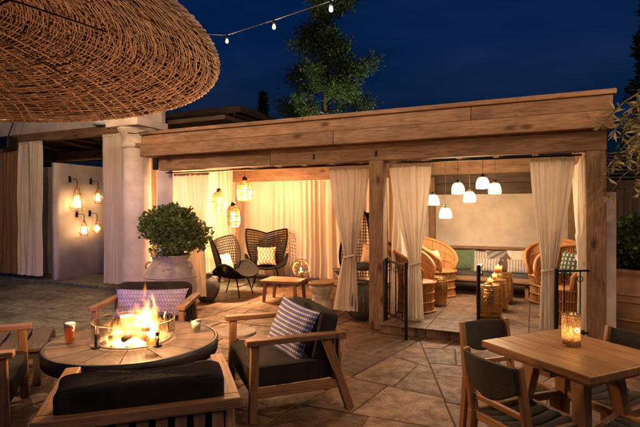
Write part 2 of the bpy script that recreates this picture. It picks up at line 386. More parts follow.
MB().box((0, 6.2, -.022), (16, 13, .03)).build('mortar_bed', M['mortar'], patio)
def clip(poly, a, b, c):                # keep a*x+b*y<=c
    out = []
    for i in range(len(poly)):
        p, q = poly[i], poly[(i+1) % len(poly)]; dp = a*p[0]+b*p[1]-c; dq = a*q[0]+b*q[1]-c
        if dp <= 0: out.append(p)
        if dp*dq < 0:
            s = dp/(dp-dq); out.append((p[0]+s*(q[0]-p[0]), p[1]+s*(q[1]-p[1])))
    return out
def is_slate(x, y):
    t, d, _ = tl((x, y, 0)); return t < -3.3
rs = random.Random(21)
stones = []
def split(poly, depth=0):
    ar = abs(sum(poly[i][0]*poly[(i+1) % len(poly)][1]-poly[(i+1) % len(poly)][0]*poly[i][1] for i in range(len(poly))))/2
    cx = sum(p[0] for p in poly)/len(poly); cyy = sum(p[1] for p in poly)/len(poly)
    w = W(cx, cyy)
    if ar < rs.choice((.28, .45, .6, .9)) or depth > 12: stones.append((poly, cx, cyy)); return
    xs = [p[0] for p in poly]; ys = [p[1] for p in poly]; wx = max(xs)-min(xs); wy = max(ys)-min(ys)
    an = (0 if wx > wy*.85 else math.pi/2)+rs.gauss(0, .22); a, b = math.cos(an), math.sin(an)
    c = a*(cx+rs.uniform(-.16, .16)*wx)+b*(cyy+rs.uniform(-.16, .16)*wy)
    for q in (clip(poly, a, b, c), clip(poly, -a, -b, -c)):
        if len(q) > 2: split(q, depth+1)
split([(-3.3, -4.6), (6.2, -4.6), (6.2, 3.6), (-3.3, 3.6)])
for poly, cx, cyy in stones:
    w = W(cx, cyy)
    if w.y < 2.4 or w.x/w.y > .85 or w.x/w.y < -.80 or (cx > .35 and cyy > .7) or is_slate(w.x, w.y): continue
    pl = poly
    n = len(poly)
    for i in range(n):                    # joints
        p, q = poly[i], poly[(i+1) % n]; l = math.hypot(q[0]-p[0], q[1]-p[1])
        if l < 1e-6: continue
        a, b = (q[1]-p[1])/l, -(q[0]-p[0])/l
        if a*(cx-p[0])+b*(cyy-p[1]) > 0: a, b = -a, -b
        pl = clip(pl, a, b, a*p[0]+b*p[1]-rs.uniform(.003, .006))
        if len(pl) < 3: break
    if len(pl) < 3: continue
    rag = []                               # slightly chipped edges
    for i in range(len(pl)):
        p, q = pl[i], pl[(i+1) % len(pl)]; l = math.hypot(q[0]-p[0], q[1]-p[1]); k = max(1, int(l/.16))
        for j in range(k):
            e = 0 if j == 0 else rs.uniform(0, .007); vx, vy = cx-p[0], cyy-p[1]; vl = math.hypot(vx, vy) or 1
            rag.append((p[0]+(q[0]-p[0])*j/k+vx/vl*e-cx, p[1]+(q[1]-p[1])*j/k+vy/vl*e-cyy))
    z = rs.uniform(-.005, .004); m = MB(); m.prism(rag, -.035, z, .005)
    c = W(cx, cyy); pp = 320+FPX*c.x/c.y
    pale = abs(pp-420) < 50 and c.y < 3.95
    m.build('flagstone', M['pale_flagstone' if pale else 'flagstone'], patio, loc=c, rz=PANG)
tile_me = MB().prism([(-.293, -.193), (.293, -.193), (.293, .193), (-.293, .193)], -.035, 0, .005).mesh('slate_tile'); tile_me.materials.append(M['slate'])
n_sl = 0
for i in range(-22, 4):
    for j in range(-12, 9):
        t0 = i*.6+(.3 if j % 2 else 0); d0 = j*.4; w = W(t0, d0)
        if not is_slate(w.x, w.y) or w.y < 3.0 or w.x/w.y < -.80: continue
        if n_sl >= 300: continue
        o = bpy.data.objects.new('slate_tile', tile_me); col.objects.link(o); o.parent = patio
        o.location = (w.x, w.y, rs.uniform(-.003, .003)-.001); o.rotation_euler = (rs.uniform(-.004, .004), rs.uniform(-.004, .004), PANG); n_sl += 1

# ------------------------------------------------------------------ pavilion (local x = along the front, y = depth)
pav = thing('pavilion', 'open-fronted timber pavilion with white curtains and two lamplit seating bays', 'pavilion', PO, PANG)
bw = M['beam_wood']
def bpart(name, p0, p1, w, h, mat=bw, bevel=.008, parent=pav, up=(0, 0, 1)): return MB().beam(p0, p1, w, h, up).build(name, mat, parent, bevel=bevel)
bpart('post', (0, 0, 0), (0, 0, 2.21), .19, .19); bpart('post', (2.50, 0, 0), (2.50, 0, 2.21), .19, .19)
bpart('lintel', (-3.70, 0, 2.322), (-1.6, 0, 2.322), .17, .22); bpart('lintel', (-1.595, 0, 2.322), (2.60, 0, 2.322), .17, .22)
bpart('fascia_beam', (-3.97, -.12, 2.525), (-.55, -.12, 2.525), .22, .18); bpart('fascia_beam', (-.545, -.12, 2.525), (2.645, -.12, 2.525), .22, .18)
bpart('upper_board', (-3.97, -.10, 2.70), (1.2, -.10, 2.70), .20, .16); bpart('upper_board', (1.205, -.10, 2.70), (2.64, -.10, 2.70), .20, .16)
bpart('cap_board', (-3.99, .0, 2.812), (-1.0, .0, 2.812), .46, .055); bpart('cap_board', (-.994, .0, 2.812), (2.67, .0, 2.812), .46, .055)
# side, rear and inner beams
bpart('side_beam', (2.53, .13, 2.33), (2.53, 3.5, 2.33), .16, .22); bpart('side_fascia', (2.56, .02, 2.62), (2.56, 3.7, 2.62), .12, .34)
bpart('rear_post', (2.50, 3.1, 0), (2.50, 3.1, 2.21), .17, .17); bpart('rear_post', (.06, 3.25, 0), (.06, 3.25, 2.21), .15, .15)
bpart('inner_beam', (-4.25, 2.85, 2.335), (.0, 2.85, 2.335), .16, .27); bpart('inner_beam', (.12, 2.85, 2.345), (2.42, 2.85, 2.345), .16, .25)
bpart('pendant_beam', (.12, 1.55, 2.50), (2.42, 1.55, 2.50), .16, .16)
for k in range(12):
    x = -4.1+k*.6
    bpart('joist', (x, .12, 2.53), (x, 3.4, 2.53), .09, .14, bevel=0)
MB().box((-.85, 1.75, 2.66), (7.0, 3.66, .06)).build('ceiling', bw, pav)
for k in range(3): MB().box((1.28, 3.40, 1.975+k*.212), (2.5, .03, .206)).build('wall_plank', M['dark_beam'], pav, bevel=.004)
MB().box((1.3, 3.47, .935), (2.62, .10, 1.87)).build('rear_wall', M['stucco'], pav)
MB().box((-2.2, 3.47, 1.3), (4.36, .10, 2.6)).build('rear_wall', M['stucco'], pav)
MB().box((-4.40, 1.82, 1.3), (.10, 3.2, 2.6)).build('side_wall', M['stucco'], pav)
MB().box((2.66, 1.75, .88), (.10, 3.3, 1.76)).build('side_wall', M['stucco'], pav)
MB().box((.0, 1.95, 1.1), (.06, 2.4, 2.2)).build('partition_wall', M['stucco'], pav)
MB().box((-3.78, .24, 1.20), (.34, .22, 2.4)).build('pier', M['stucco'], pav, bevel=.01)
for (a, b) in ((-3.75, -.12), (.12, 2.38)):
    MB().tube([(a, .13, 2.19), (b, .13, 2.19)], .011, 8).build('curtain_rod', M['black_metal'], pav, smooth=True)
# corner bracket plates on the lintel
for x in (-.9, .0):
    MB().box((x, -.089, 2.30), (.03, .006, .07)).build('bracket', M['black_metal'], pav)
# raised tiled floor of the right bay
MB().box((1.26, 1.60, .052), (2.32, 3.60, .10)).build('platform_base', M['platform_tile'], pav, bevel=.006)
for k in range(8): MB().box((.10+.29*(k+.5), -.222, .052), (.284, .05, .10)).build('riser_tile', M['platform_tile'], pav, bevel=.004)
tm = MB().prism([(-.283, -.297), (.283, -.297), (.283, .297), (-.283, .297)], 0, .018, .003).mesh('floor_tile'); tm.materials.append(M['platform_tile'])
for i in range(4):
    for j in range(6):
        o = bpy.data.objects.new('floor_tile', tm); col.objects.link(o); o.parent = pav; o.location = (.395+i*.572, .04+j*.60, .1025+random.uniform(-.001, .001))
MB().box((1.26, -.262, .118), (2.34, .03, .012)).build('step_nosing', M['platform_tile'], pav)

# ------------------------------------------------------------------ stucco column with capital
cp = W(-4.38, .12)
colm = thing('column', 'round pinkish stucco column with square capital left of the pavilion', 'column', cp, PANG)
MB().lathe([(.30, 0), (.30, .16), (.27, .2), (.245, .26), (.235, 1.2), (.225, 2.62)], 36).build('shaft', M['column_stucco'], colm, smooth=True)
MB().lathe([(.225, 2.62), (.255, 2.64), (.255, 2.68), (.23, 2.70), (.23, 2.78), (.26, 2.84), (.32, 2.93), (.34, 2.96)], 36).build('collar', M['column_stucco'], colm, smooth=True)
MB().box((0, 0, 3.03), (.72, .72, .13)).build('abacus', M['column_stucco'], colm, bevel=.012)

# ------------------------------------------------------------------ left wing: pergola beam, stucco wall, alcove
wing = thing('stucco_wing', 'pale stucco wing with long timber beam left of the column', 'building', PO, PANG)
bpart('beam', (-10.5, .8, 3.155), (-4.62, .8, 3.155), .16, .17, parent=wing)
bpart('inner_beam', (-10, 2.3, 2.93), (-4.7, 2.3, 2.93), .14, .26, parent=wing)
for k in range(5): bpart('rafter', (-9.4+k*1.1, .9, 3.16), (-9.4+k*1.1, 4.5, 3.16), .09, .14, M['dark_beam'], parent=wing, bevel=0)
MB().box((-7.7, 1.15, 3.62), (5.9, .10, .72)).build('upper_wall', M['stucco'], wing)
MB().box((-7.0, 3.4, 3.32), (7.2, 4.2, .08)).build('roof_deck', M['dark_beam'], wing)
# alcove wall curving away
def alc(u, v):
    y = .9+u*2.9; x = -7.55+.35*max(0, u-.6)**2/.16*.5; return (x, y, v*2.6)
MB().grid(alc, 24, 2).build('alcove_wall', M['stucco'], wing, smooth=True).modifiers.new('solid', 'SOLIDIFY').thickness = .12
MB().box((-6.2, 3.85, 1.3), (3.6, .10, 2.6)).build('alcove_rear_wall', M['stucco'], wing)
MB().box((-8.6, 1.6, 1.3), (1.9, .10, 2.6)).build('rear_wall', M['stucco'], wing)
MB().box((-7.2, 2.2, .03), (5.2, 3.0, .06)).build('alcove_floor', M['slate'], wing)
# pale lamp hood on the beam, black flood lamp and speaker
hood = thing('white_hood', 'pale rounded hood sitting on top of the left beam', 'lamp hood', W(-5.75, .8, 3.245), PANG)
MB().lathe([(.34, 0), (.33, .06), (.27, .13), (.16, .18), (.02, .2)], 24).build('dome', M['paint_white'], hood, smooth=True)
MB().lathe([(.36, 0), (.36, .02)], 24).build('rim', M['paint_white'], hood, smooth=True)
fl = thing('flood_lamp', 'black box flood lamp hanging at the far left beam', 'flood lamp', G(10, 143, 3.0)*1.0, PANG)
p = D(8, 143, .55); fl.location = p
MB().box((0, 0, 0), (.30, .22, .26)).build('housing', M['black_metal'], fl, bevel=.02)
MB().beam((0, .0, .13), (.12, .1, .62), .02, .02).build('bracket', M['black_metal'], fl)
MB().box((0, -.114, 0), (.24, .01, .2)).build('lens', M['smoke_glass'], fl)
sp = thing('spotlight_bar', 'small black twin spotlight bar beside the column capital', 'spotlight', D(122, 126, .0), PANG)
MB().tube([(-.3, 0, .02), (.12, 0, .05)], .014, 6).build('bar', M['black_metal'], sp)
for x in (-.28, .06): MB().tube([(x, -.05, .0), (x+.02, .06, .06)], [.05, .035], 10).build('head', M['black_metal'], sp, smooth=True)
MB().tube([(.1, 0, .04), (.3, -.15, -.16), (.62, -.3, -.22), (.9, -.3, -.2)], .008, 5).build('cable', M['cable'], sp)
s2 = thing('wall_speaker', 'small black speaker on the stucco pier beside the column', 'speaker', D(157.5, 163, .17), PANG)
MB().box((0, 0, 0), (.12, .12, .24)).build('cabinet', M['black_metal'], s2, bevel=.012)
MB().box((0, -.063, 0), (.09, .008, .2)).build('grille', M['dark_fabric'], s2)

# ------------------------------------------------------------------ house roof behind
HT = tl(D(240, 106, 4.4))[0]
hr = thing('background_house', 'dark house with deep tiled eaves rising behind the column', 'house', PO, PANG)
MB().box((HT-4.6, 8.0, 2.08), (7.0, 5.0, 4.15)).build('wall', M['stucco'], hr)
m = MB(); m.add([(-12.5, 4.4, 4.18), (HT, 4.4, 4.18), (HT, 11.6, 4.18), (-12.5, 11.6, 4.18), (-10, 8, 5.3), (HT-2.5, 8, 5.3),
                 (-12.5, 4.4, 4.30), (HT, 4.4, 4.30), (HT, 11.6, 4.30), (-12.5, 11.6, 4.30)],
                [(0, 3, 2, 1), (6, 7, 5, 4), (7, 8, 5), (8, 9, 4, 5), (9, 6, 4), (0, 1, 7, 6), (1, 2, 8, 7), (2, 3, 9, 8), (3, 0, 6, 9)])
m.build('roof', M['roof_tile'], hr)
bpart('fascia_board', (-12.5, 4.38, 4.23), (HT+.04, 4.38, 4.23), .04, .18, M['fence_wood'], parent=hr); bpart('fascia_board', (HT+.02, 4.40, 4.23), (HT+.02, 11.6, 4.23), .04, .18, M['fence_wood'], parent=hr)
for k in range(10): bpart('rafter', (HT-8.3+k*.9, 4.42, 4.12), (HT-8.3+k*.9, 6.2, 4.12), .07, .11, M['dark_beam'], parent=hr, bevel=0)

# ------------------------------------------------------------------ right side: fence and lean-to roof
fb = Vector((4.6, 9.6, 0)); fe = Vector((9.5, 7.6, 0)); fd = (fe-fb); fang = math.atan2(fd.y, fd.x)
fence = thing('timber_fence', 'dark vertical board fence behind the right flower pot', 'fence', fb, fang)
bm_ = MB().box((0, 0, 1.0), (.145, .024, 2.0), 2).mesh('fence_board'); bm_.materials.append(M['fence_wood'])
for k in range(34):
    o = bpy.data.objects.new('fence_board', bm_); col.objects.link(o); o.parent = fence; o.location = (k*.152+.08, random.uniform(-.004, .004), random.uniform(-.02, .02))
for z in (.35, 1.65): MB().beam((0, .04, z), (5.2, .04, z), .05, .09).build('rail', M['fence_wood'], fence)
lean = thing('lean_to_roof', 'dark sloping board roof above the fence at the right edge', 'roof', fb, fang)
for k in range(9): MB().beam((-.2+k*.0, .05+k*.2, 2.12+k*.09), (5.4, .05+k*.2, 2.12+k*.09), .205, .03).build('roof_board', M['fence_wood'], lean)
for x in (.1, 2.6, 5.1): MB().beam((x, .12, 0), (x, .12, 2.1), .1, .1).build('post', M['fence_wood'], lean)
MB().beam((-.2, .0, 2.05), (5.4, .0, 2.05), .06, .14).build('eave_beam', M['fence_wood'], lean)

# ------------------------------------------------------------------ curtains
cur_group = 'white curtains of the pavilion'
def curtain(label, a, b, zt, zb, folds, amp=.035, tie=None, mat='curtain_cloth', bot=None, group=cur_group, seed=0, name='curtain', flare=1.0, skew=0, ring=True):
    """a, b: (t, d) ends of the rod; tie=(z, width fraction, where 0..1, bottom fraction)"""
    rr = random.Random(seed+5); A = W(*a); B = W(*b); L = (B-A).length; ux = (B-A).normalized(); nr = Vector((-ux.y, ux.x, 0))
    c = thing(name, label, 'curtain', (A+B)/2+Vector((0, 0, zb)), math.atan2(ux.y, ux.x), group)
    NU = int(folds*14); NV = 40; phs = [rr.uniform(-.5, .5) for _ in range(int(folds)+3)]; ams = [rr.uniform(.35, 1.5) for _ in range(int(folds)+3)]
    H = zt-zb
    def fn(u, v):
        z = v*H
        wf = 1.0; cx = 0
        if tie:
            tz = (tie[0]-zb)/H
            if v >= tz:
                s = (v-tz)/(1-tz); s = s**.8; wf = tie[1]+(1-tie[1])*(s*s*(3-2*s)*.55+s*.45); cx = (tie[2]-.5)*L*(1-s)
            else:
                s = 1-(v/tz); s = s**.75; wf = tie[1]+(tie[3]-tie[1])*s; cx = (tie[2]-.5)*L+skew*s
        x = (u-.5)*L*wf+cx
        k = u*folds+.32*math.sin(u*folds*1.3+phs[0]*9)+.22*math.sin(u*folds*.61+phs[1]*7); k = min(max(k, 0), folds+.99); i = int(k); fr = k-i; am = ams[i]*(1-fr)+ams[i+1]*fr; ph = phs[i]*(1-fr)+phs[i+1]*fr
        spread = .35+.65*(1-v)**.6 if not tie else (.6 if wf > .6 else 1.15)
        y = math.sin(2*math.pi*k+ph+.35*math.sin(v*3+i))*amp*am*spread+.014*math.sin(v*6+u*9)+.010*math.sin(v*17+u*23)*(1-v)+.25*amp*math.sin(4.4*math.pi*k+ph*3+v*2)*(1-.5*v)
        if v > .97: y += .006*math.sin(u*folds*24)
        return (x, y, z)
    MB().grid(fn, NU, NV, lambda u, v: (u*L*1.6, v*H, 0)).build('cloth', M[mat], c, smooth=True)
    MB().box((0, 0, H-.02), (L*1.0, .014, .045)).build('heading_tape', M[mat], c)
    if tie and ring:
        tw = L*tie[1]; n = 16; cxx = (tie[2]-.5)*L
        MB().tube([(cxx+math.cos(2*math.pi*k/n)*tw*.47, math.sin(2*math.pi*k/n)*amp*1.5, tie[0]-zb+.02*math.cos(2*math.pi*k/n)) for k in range(n)], .013, 6, True).build('tie_band', M[mat], c, smooth=True)
    return c
def tpx(px, d=.13): return tl(D(px, 200, d))[0]
curtain('white curtain drawn beside the leafy urn at the pavilion left end', (tpx(174), .13), (tpx(209), .13), 2.17, .17, 6, .04, (1.0, .55, .62, .62), seed=1, ring=False)
curtain('gathered white curtain hanging left of the middle post', (tpx(329), .13), (tpx(369), .13), 2.17, .16, 6, .035, (.92, .30, .52, .62), seed=2, skew=-.06)
curtain('gathered white curtain hanging right of the middle post', (tpx(389), .13), (tpx(431), .13), 2.17, .15, 6, .035, (.86, .28, .62, .45), seed=3)
curtain('gathered white curtain at the right end of the lounge bay', (tpx(530), .13), (tpx(575), .13), 2.17, .15, 6, .035, (.86, .32, .42, .42), seed=4)
curtain('white side curtain swept back behind the right corner post', (2.42, .22), (2.42, 1.75), 2.19, .15, 8, .035, (.95, .45, .30, .5), seed=5)
curtain('long pleated white curtain across the rear of the left bay', (-4.1, 3.12), (-1.62, 3.12), 2.24, .12, 15, .065, seed=6)
curtain('second pleated white curtain behind the hanging chair', (-1.56, 3.16), (-.1, 3.16), 2.24, .12, 9, .065, seed=7)
curtain('white curtain along the side wall behind the lantern cluster', (-4.26, .45), (-4.26, 2.95), 2.5, .12, 13, .06, seed=8)
curtain('sunny yellow-lit white curtain on the dividing wall of the lounge bay', (.11, .35), (.11, 1.9), 2.19, .14, 10, .035, seed=9)
curtain('narrow brown strip standing for the shadow between curtains under the lantern cluster', (-3.98, 2.5), (-3.86, 2.5), 1.75, .3, 2, .02, mat='brown_cloth', seed=10)  # brown strip modelled for the dark shadow gap between the curtains
wt = lambda px: tpx(px, .72)
curtain('brown curtain at the far left edge under the black flood lamp', (wt(-8), .72), (wt(17), .72), 3.06, .16, 7, .05, mat='brown_cloth', group='curtains of the left wing', seed=11)
curtain('white curtain beside the brown one on the left wing', (wt(18.5), .72), (wt(41), .72), 3.06, .15, 6, .05, group='curtains of the left wing', seed=12)
curtain('white curtain hanging left of the stucco column', (wt(102.5), .72), (wt(129), .72), 3.06, .13, 6, .05, group='curtains of the left wing', seed=13)

# ================================================================== LAMPS
def wire_cage(mb, prof, n, r=.004, rings=()):
    for k in range(n):
        a = 2*math.pi*k/n; mb.tube([(rr*math.cos(a), rr*math.sin(a), z) for rr, z in prof], r, 4, cap=False)
    for (rr, z) in rings: mb.tube([(rr*math.cos(2*math.pi*i/18), rr*math.sin(2*math.pi*i/18), z) for i in range(18)], r*1.3, 4, True)
# rattan lanterns of the left bay
for px, py, d, w, h, ztop, lab in ((219, 202, 1.3, .27, .42, 2.46, 'leftmost of the three hanging rattan lanterns, domed top'), (233, 216, 1.1, .26, .40, 2.46, 'lowest of the three hanging rattan lanterns'), (244.5, 190, 1.5, .28, .40, 2.46, 'highest of the three hanging rattan lanterns')):
    p = D(px, py, d); p.z -= h/2
    l = thing('rattan_lantern', lab, 'lantern', p, 0, 'hanging rattan lanterns')
    prof = [(w*.40, 0), (w*.48, .05), (w*.5, h*.4), (w*.47, h*.72), (w*.30, h*.92), (w*.10, h)]
    m = MB(); wire_cage(m, prof, 30, .0055, [(w*.40, 0), (w*.5, h*.25), (w*.5, h*.5), (w*.47, h*.72), (w*.30, h*.92), (w*.1, h)]); m.build('rattan_cage', M['tan_wicker'], l)
    MB().lathe([(w*.34, .02), (w*.43, .08), (w*.45, h*.4), (w*.42, h*.7), (w*.2, h*.9)], 20, cap=False).build('glass_liner', M['smoke_glass'], l, smooth=True)
    MB().lathe([(.004, 0), (.03, .02), (.038, .05), (.025, .08), (.012, .1)], 12, (0, 0, h*.42)).build('bulb', M['bulb_glow'], l, smooth=True)
    MB().tube([(0, 0, h*.55), (0, 0, ztop-p.z)], .005, 5).build('cord', M['cable'], l)
    MB().lathe([(.05, 0), (.05, .025), (.02, .05)], 12, (0, 0, h)).build('cap', M['black_metal'], l, smooth=True)
    lamp(l, (0, 0, h*.33), 88, WARM, .03)
# glass pendants of the right bay
pend = [(433, 199.5, 1.5, 'leftmost of the six glowing glass pendants'), (445.5, 212.5, 1.5, 'lowest hanging of the six glowing glass pendants'), (458, 188, 1.2, 'glass pendant third from the left of the six'),
        (469.5, 196.5, 1.5, 'glass pendant fourth from the left, lower than its neighbours'), (482.7, 182.5, 1.25, 'highest hanging of the six glowing glass pendants'), (494.8, 188, 1.6, 'rightmost of the six glowing glass pendants')]
for px, py, d, lab in pend:
    p = D(px, py, d); p.z -= .09; h = .18
    l = thing('glass_pendant', lab, 'pendant lamp', p, 0, 'glass pendant lamps of the lounge bay')
    MB().lathe([(.088, 0), (.092, .03), (.09, .08), (.078, .125), (.055, .16), (.02, .178)], 24, cap=False).build('shade', M['shade_glass'], l, smooth=True)
    m = MB(); wire_cage(m, [(.090, 0), (.094, .03), (.092, .08), (.080, .125), (.057, .162), (.02, .18)], 18, .0018, [(.09, 0), (.093, .055), (.086, .105), (.057, .162)]); m.build('ribbed_frame', M['brass'], l)
    MB().lathe([(.005, 0), (.026, .02), (.03, .045), (.016, .08)], 12, (0, 0, .06)).build('bulb', M['bulb_glow'], l, smooth=True)
    MB().lathe([(.03, 0), (.03, .05), (.012, .06)], 10, (0, 0, .155)).build('socket', M['black_metal'], l, smooth=True)
    MB().tube([(0, 0, .2), (0, 0, 2.47-p.z)], .004, 5).build('cord', M['cable'], l)
    MB().lathe([(.055, 0), (.055, .02)], 14, (0, 0, 2.455-p.z)).build('canopy', M['black_metal'], l, smooth=True)
    lamp(l, (0, 0, .035), 10.5, (1, .73, .49), .02)
# alcove wall lanterns: wire teardrop with candle bulb, hook bracket
for px, py, w, h, lab in ((77, 198, .29, .60, 'largest teardrop wire lantern on the alcove wall'), (98, 195, .2, .40, 'upper small lantern half hidden by the white curtain'), (84, 227.5, .22, .36, 'lower small lantern under the largest one'), (97, 226, .16, .34, 'lower lantern nearest the column curtain')):
    k = (px-320)/FPX; a = PO+U*(-7.30)
    d = (k*a.y-a.x)/(V.x-k*V.y); p = a+V*d; p.z = CH-(py-HZ)*p.y/FPX-h/2
    l = thing('wall_lantern', lab, 'lantern', p, PANG, 'wire lanterns on the alcove wall')
    prof = [(w*.36, 0), (w*.5, h*.12), (w*.46, h*.35), (w*.28, h*.62), (w*.12, h*.86), (w*.06, h*.95)]
    m = MB(); wire_cage(m, prof, 12, .0035, [(w*.36, 0), (w*.5, h*.12), (w*.28, h*.62)]); m.build('cage', M['brass'], l)
    MB().lathe([(w*.2, h*.04), (w*.26, h*.15), (w*.25, h*.36), (w*.14, h*.6)], 16, cap=False).build('glass', M['shade_glass'], l, smooth=True)
    MB().lathe([(w*.13, .02), (w*.13, h*.22)], 12).build('candle', M['wax'], l, smooth=True)
    MB().lathe([(.003, 0), (.02, .03), (.014, .06), (.002, .1)], 10, (0, 0, h*.24)).build('flame', M['bulb_glow'], l, smooth=True)
    MB().tube([(0, 0, h*.93), (0, 0, h+.08), (-.03, 0, h+.12), (-.23, 0, h+.13)], .008, 6).build('hook', M['black_metal'], l)
    MB().box((-.235, 0, h+.12), (.02, .05, .14)).build('wall_plate', M['black_metal'], l)
    lamp(l, (0, 0, h*.33), 6*(w/.3), WARM, .03)

# string lights: one run from the house over the patio, a second added out of view above the diners as fill light
def string_run(label, pts, bulbs, power, cool=()):
    s = thing('string_light', label, 'string light', pts[0], 0, 'string lights over the patio'); o = Vector(pts[0])
    path = []
    for i in range(len(pts)-1):
        a, b = Vector(pts[i]), Vector(pts[i+1])
        for k in range(8):
            u = k/8; q = a.lerp(b, u); q.z -= .09*math.sin(math.pi*u)*0; path.append(q-o)
    path.append(Vector(pts[-1])-o)
    MB().tube(path, .006, 5).build('wire', M['cable'], s)
    for k, q in enumerate(bulbs):
        q = Vector(q)-o
        b = MB().lathe([(.004, .02), (.017, .028), (.023, .044), (.02, .062), (.014, .085)], 12).build('bulb', M['cool_bulb' if k in cool else 'string_glow'], s, smooth=True, loc=q-Vector((0, 0, .13)))
        MB().lathe([(.016, 0), (.016, .05)], 8, (0, 0, .083)).build('socket', M['black_metal'], b, smooth=True)
        lamp(s, q-Vector((0, 0, .10)), power*((8 if q.x+o.x < -3 else 2.5) if q.x+o.x < -2 and q.y+o.y > 4.5 else (3.2 if q.x+o.x > 3.5 else 1)), STR if k not in cool else (.95, .95, .8), .03)  # hidden bulbs far left and far right boosted as fill light
def PX(px, py, y): return Vector(((px-320)*y/FPX, y, CH-(py-HZ)*y/FPX))
b1, b2, b3 = PX(227, 36, 7.0), PX(274, 21, 6.05), PX(331, 2, 5.1)
nx = [Vector((.80, 4.1, 3.72)), Vector((1.45, 3.1, 3.70)), Vector((2.1, 2.1, 3.72)), Vector((2.75, 1.1, 3.8))]
up = Vector((0, 0, .01))
string_run('string of bare bulbs rising from behind the wicker parasol', [Vector((-5.8, 4.8, 3.9)), Vector((-5.0, 5.0, 3.8)), Vector((-3.7, 5.4, 3.72)), Vector((-2.5, 6.0, 3.86)), b1+up, b2+up, b3+up]+[q+up for q in nx]+[Vector((3.9, -.7, 4.0))], [b1, b2, b3]+nx+[Vector((-2.5, 6.0, 3.85)), Vector((-3.7, 5.4, 3.71)), Vector((-5.0, 5.0, 3.79))], 11.5, (2,))
b2s = [Vector((5.15, 4.6, 3.62)), Vector((4.6, 3.7, 3.42)), Vector((3.8, 3.2, 3.22)), Vector((2.95, 2.65, 3.05)), Vector((2.1, 2.05, 2.98)), Vector((1.2, 1.3, 3.0)), Vector((.2, .2, 3.1)), Vector((-.7, -1.0, 3.3))]
string_run('second string of bulbs added out of view overhead, right of the dining table', [Vector((5.9, 5.8, 3.95))]+[q+up for q in b2s]+[Vector((-2.0, -2.6, 3.8))], b2s, 11.5)
# purple stage flood on its pole behind the photographer
fp = Vector((-4.5, -2.5, 2.15)); pf = thing('stage_flood', 'purple stage flood lamp on a black pole', 'flood lamp', (fp.x, fp.y-.3, 0), 0)
MB().tube([(0, 0, 0), (0, 0, 2.2)], .035, 10).build('pole', M['black_metal'], pf); MB().lathe([(.3, 0), (.3, .03), (.05, .06)], 20).build('base', M['black_metal'], pf)
MB().tube([(0, .02, 2.2), (0, .26, 2.16)], [.11, .13], 16).build('housing', M['black_metal'], pf, smooth=True)
lo = lamp(pf, (0, .30, 2.15), 210, (.33, .20, 1.0), .08, kind='SPOT', spot_size=R(36), spot_blend=.6)
lo.rotation_euler = (Vector((-3.7, 6.0, .0))-fp).to_track_quat('-Z', 'Y').to_euler()

# ================================================================== WICKER PARASOL
pc = Vector((-2.64, 2.33, 0)); PR = 2.08; PZ = 2.40
par = thing('wicker_parasol', 'huge round woven wicker parasol overhanging the fire pit', 'parasol', pc)
def dome(r): x = r/PR; return PZ+.44*(1-x**2.2)-.02*(x**10)
m = MB(); rw = random.Random(3)
NR = 150; rings = 235
for i in range(rings):
    r = .12+(PR-.14)*(i+.5)/rings; nseg = max(90, int(2*math.pi*r/.05)); j1, j2 = rw.uniform(0, 6), rw.uniform(0, 6); k0 = rw.randrange(nseg); done = 0; ph = (i % 2)*math.pi
    while done < nseg:
        ln = min(nseg-done, rw.randint(14, 60)); path = []; e1_ = rw.uniform(-.004, .004); e2_ = rw.uniform(-.004, .004)
        for k in range(ln+2):
            a = 2*math.pi*(k0+done+k)/nseg; f = k/(ln+1)
            rr = r+.005*math.sin(a*9+j1)+.003*math.sin(a*23+j2)+rw.uniform(-.0025, .0025)+e1_*(1-f)+e2_*f
            path.append((rr*math.cos(a), rr*math.sin(a), dome(rr)+.006*math.sin(a*30+ph)+rw.uniform(-.002, .002)+.010*(f < .03)))
        m.tube(path, rw.uniform(.0032, .0058), 4); done += ln
m.build('weave', M['parasol_wicker'], par, smooth=True, kind='stuff')
m = MB()
for k in range(120):                     # radial twigs
    a = 2*math.pi*k/120+rw.uniform(-.01, .01); r0 = .15 if k % 4 == 0 else (.7 if k % 2 == 0 else 1.15)
    m.tube([((r0+(PR-r0)*s/14)*math.cos(a+.01*math.sin(s)), (r0+(PR-r0)*s/14)*math.sin(a+.01*math.sin(s)), dome(r0+(PR-r0)*s/14)+.004) for s in range(15)], .010, 5)
m.build('radial_twigs', M['parasol_wicker'], par, smooth=True, kind='stuff')
m = MB()
for i in range(500):                      # loose broken strands
    r = math.sqrt(rw.uniform(.05, 1))*(PR-.08); a = rw.uniform(0, 6.28); da = rw.uniform(.04, .16)
    m.tube([((r+rw.uniform(-.02, .02))*math.cos(a+da*s/4), (r+.004*s)*math.sin(a+da*s/4), dome(r)-.016-.012*math.sin(s*.8)*rw.random()) for s in range(5)], rw.uniform(.003, .006), 4)
m.build('loose_strands', M['parasol_wicker'], par, kind='stuff')
m = MB()
for j in range(5):                        # rolled rim
    path = []
    for k in range(160):
        a = 2*math.pi*k/160; tw = a*46+j*2*math.pi/5
        path.append(((PR+.013*math.cos(tw))*math.cos(a), (PR+.013*math.cos(tw))*math.sin(a), dome(PR)+.02+.015*math.sin(tw)))
    m.tube(path, .0095, 5, True)
m.build('rim', M['parasol_wicker'], par, smooth=True)
m = MB(); m.grid(lambda u, v: ((.05+(PR-.07)*v)*math.cos(6.28319*u), (.05+(PR-.07)*v)*math.sin(6.28319*u), dome(.05+(PR-.07)*v)+.035+.012*math.sin(u*240)*math.sin(v*150)), 180, 60, closeu=True)
m.build('top_skin', M['parasol_back'], par, smooth=True)
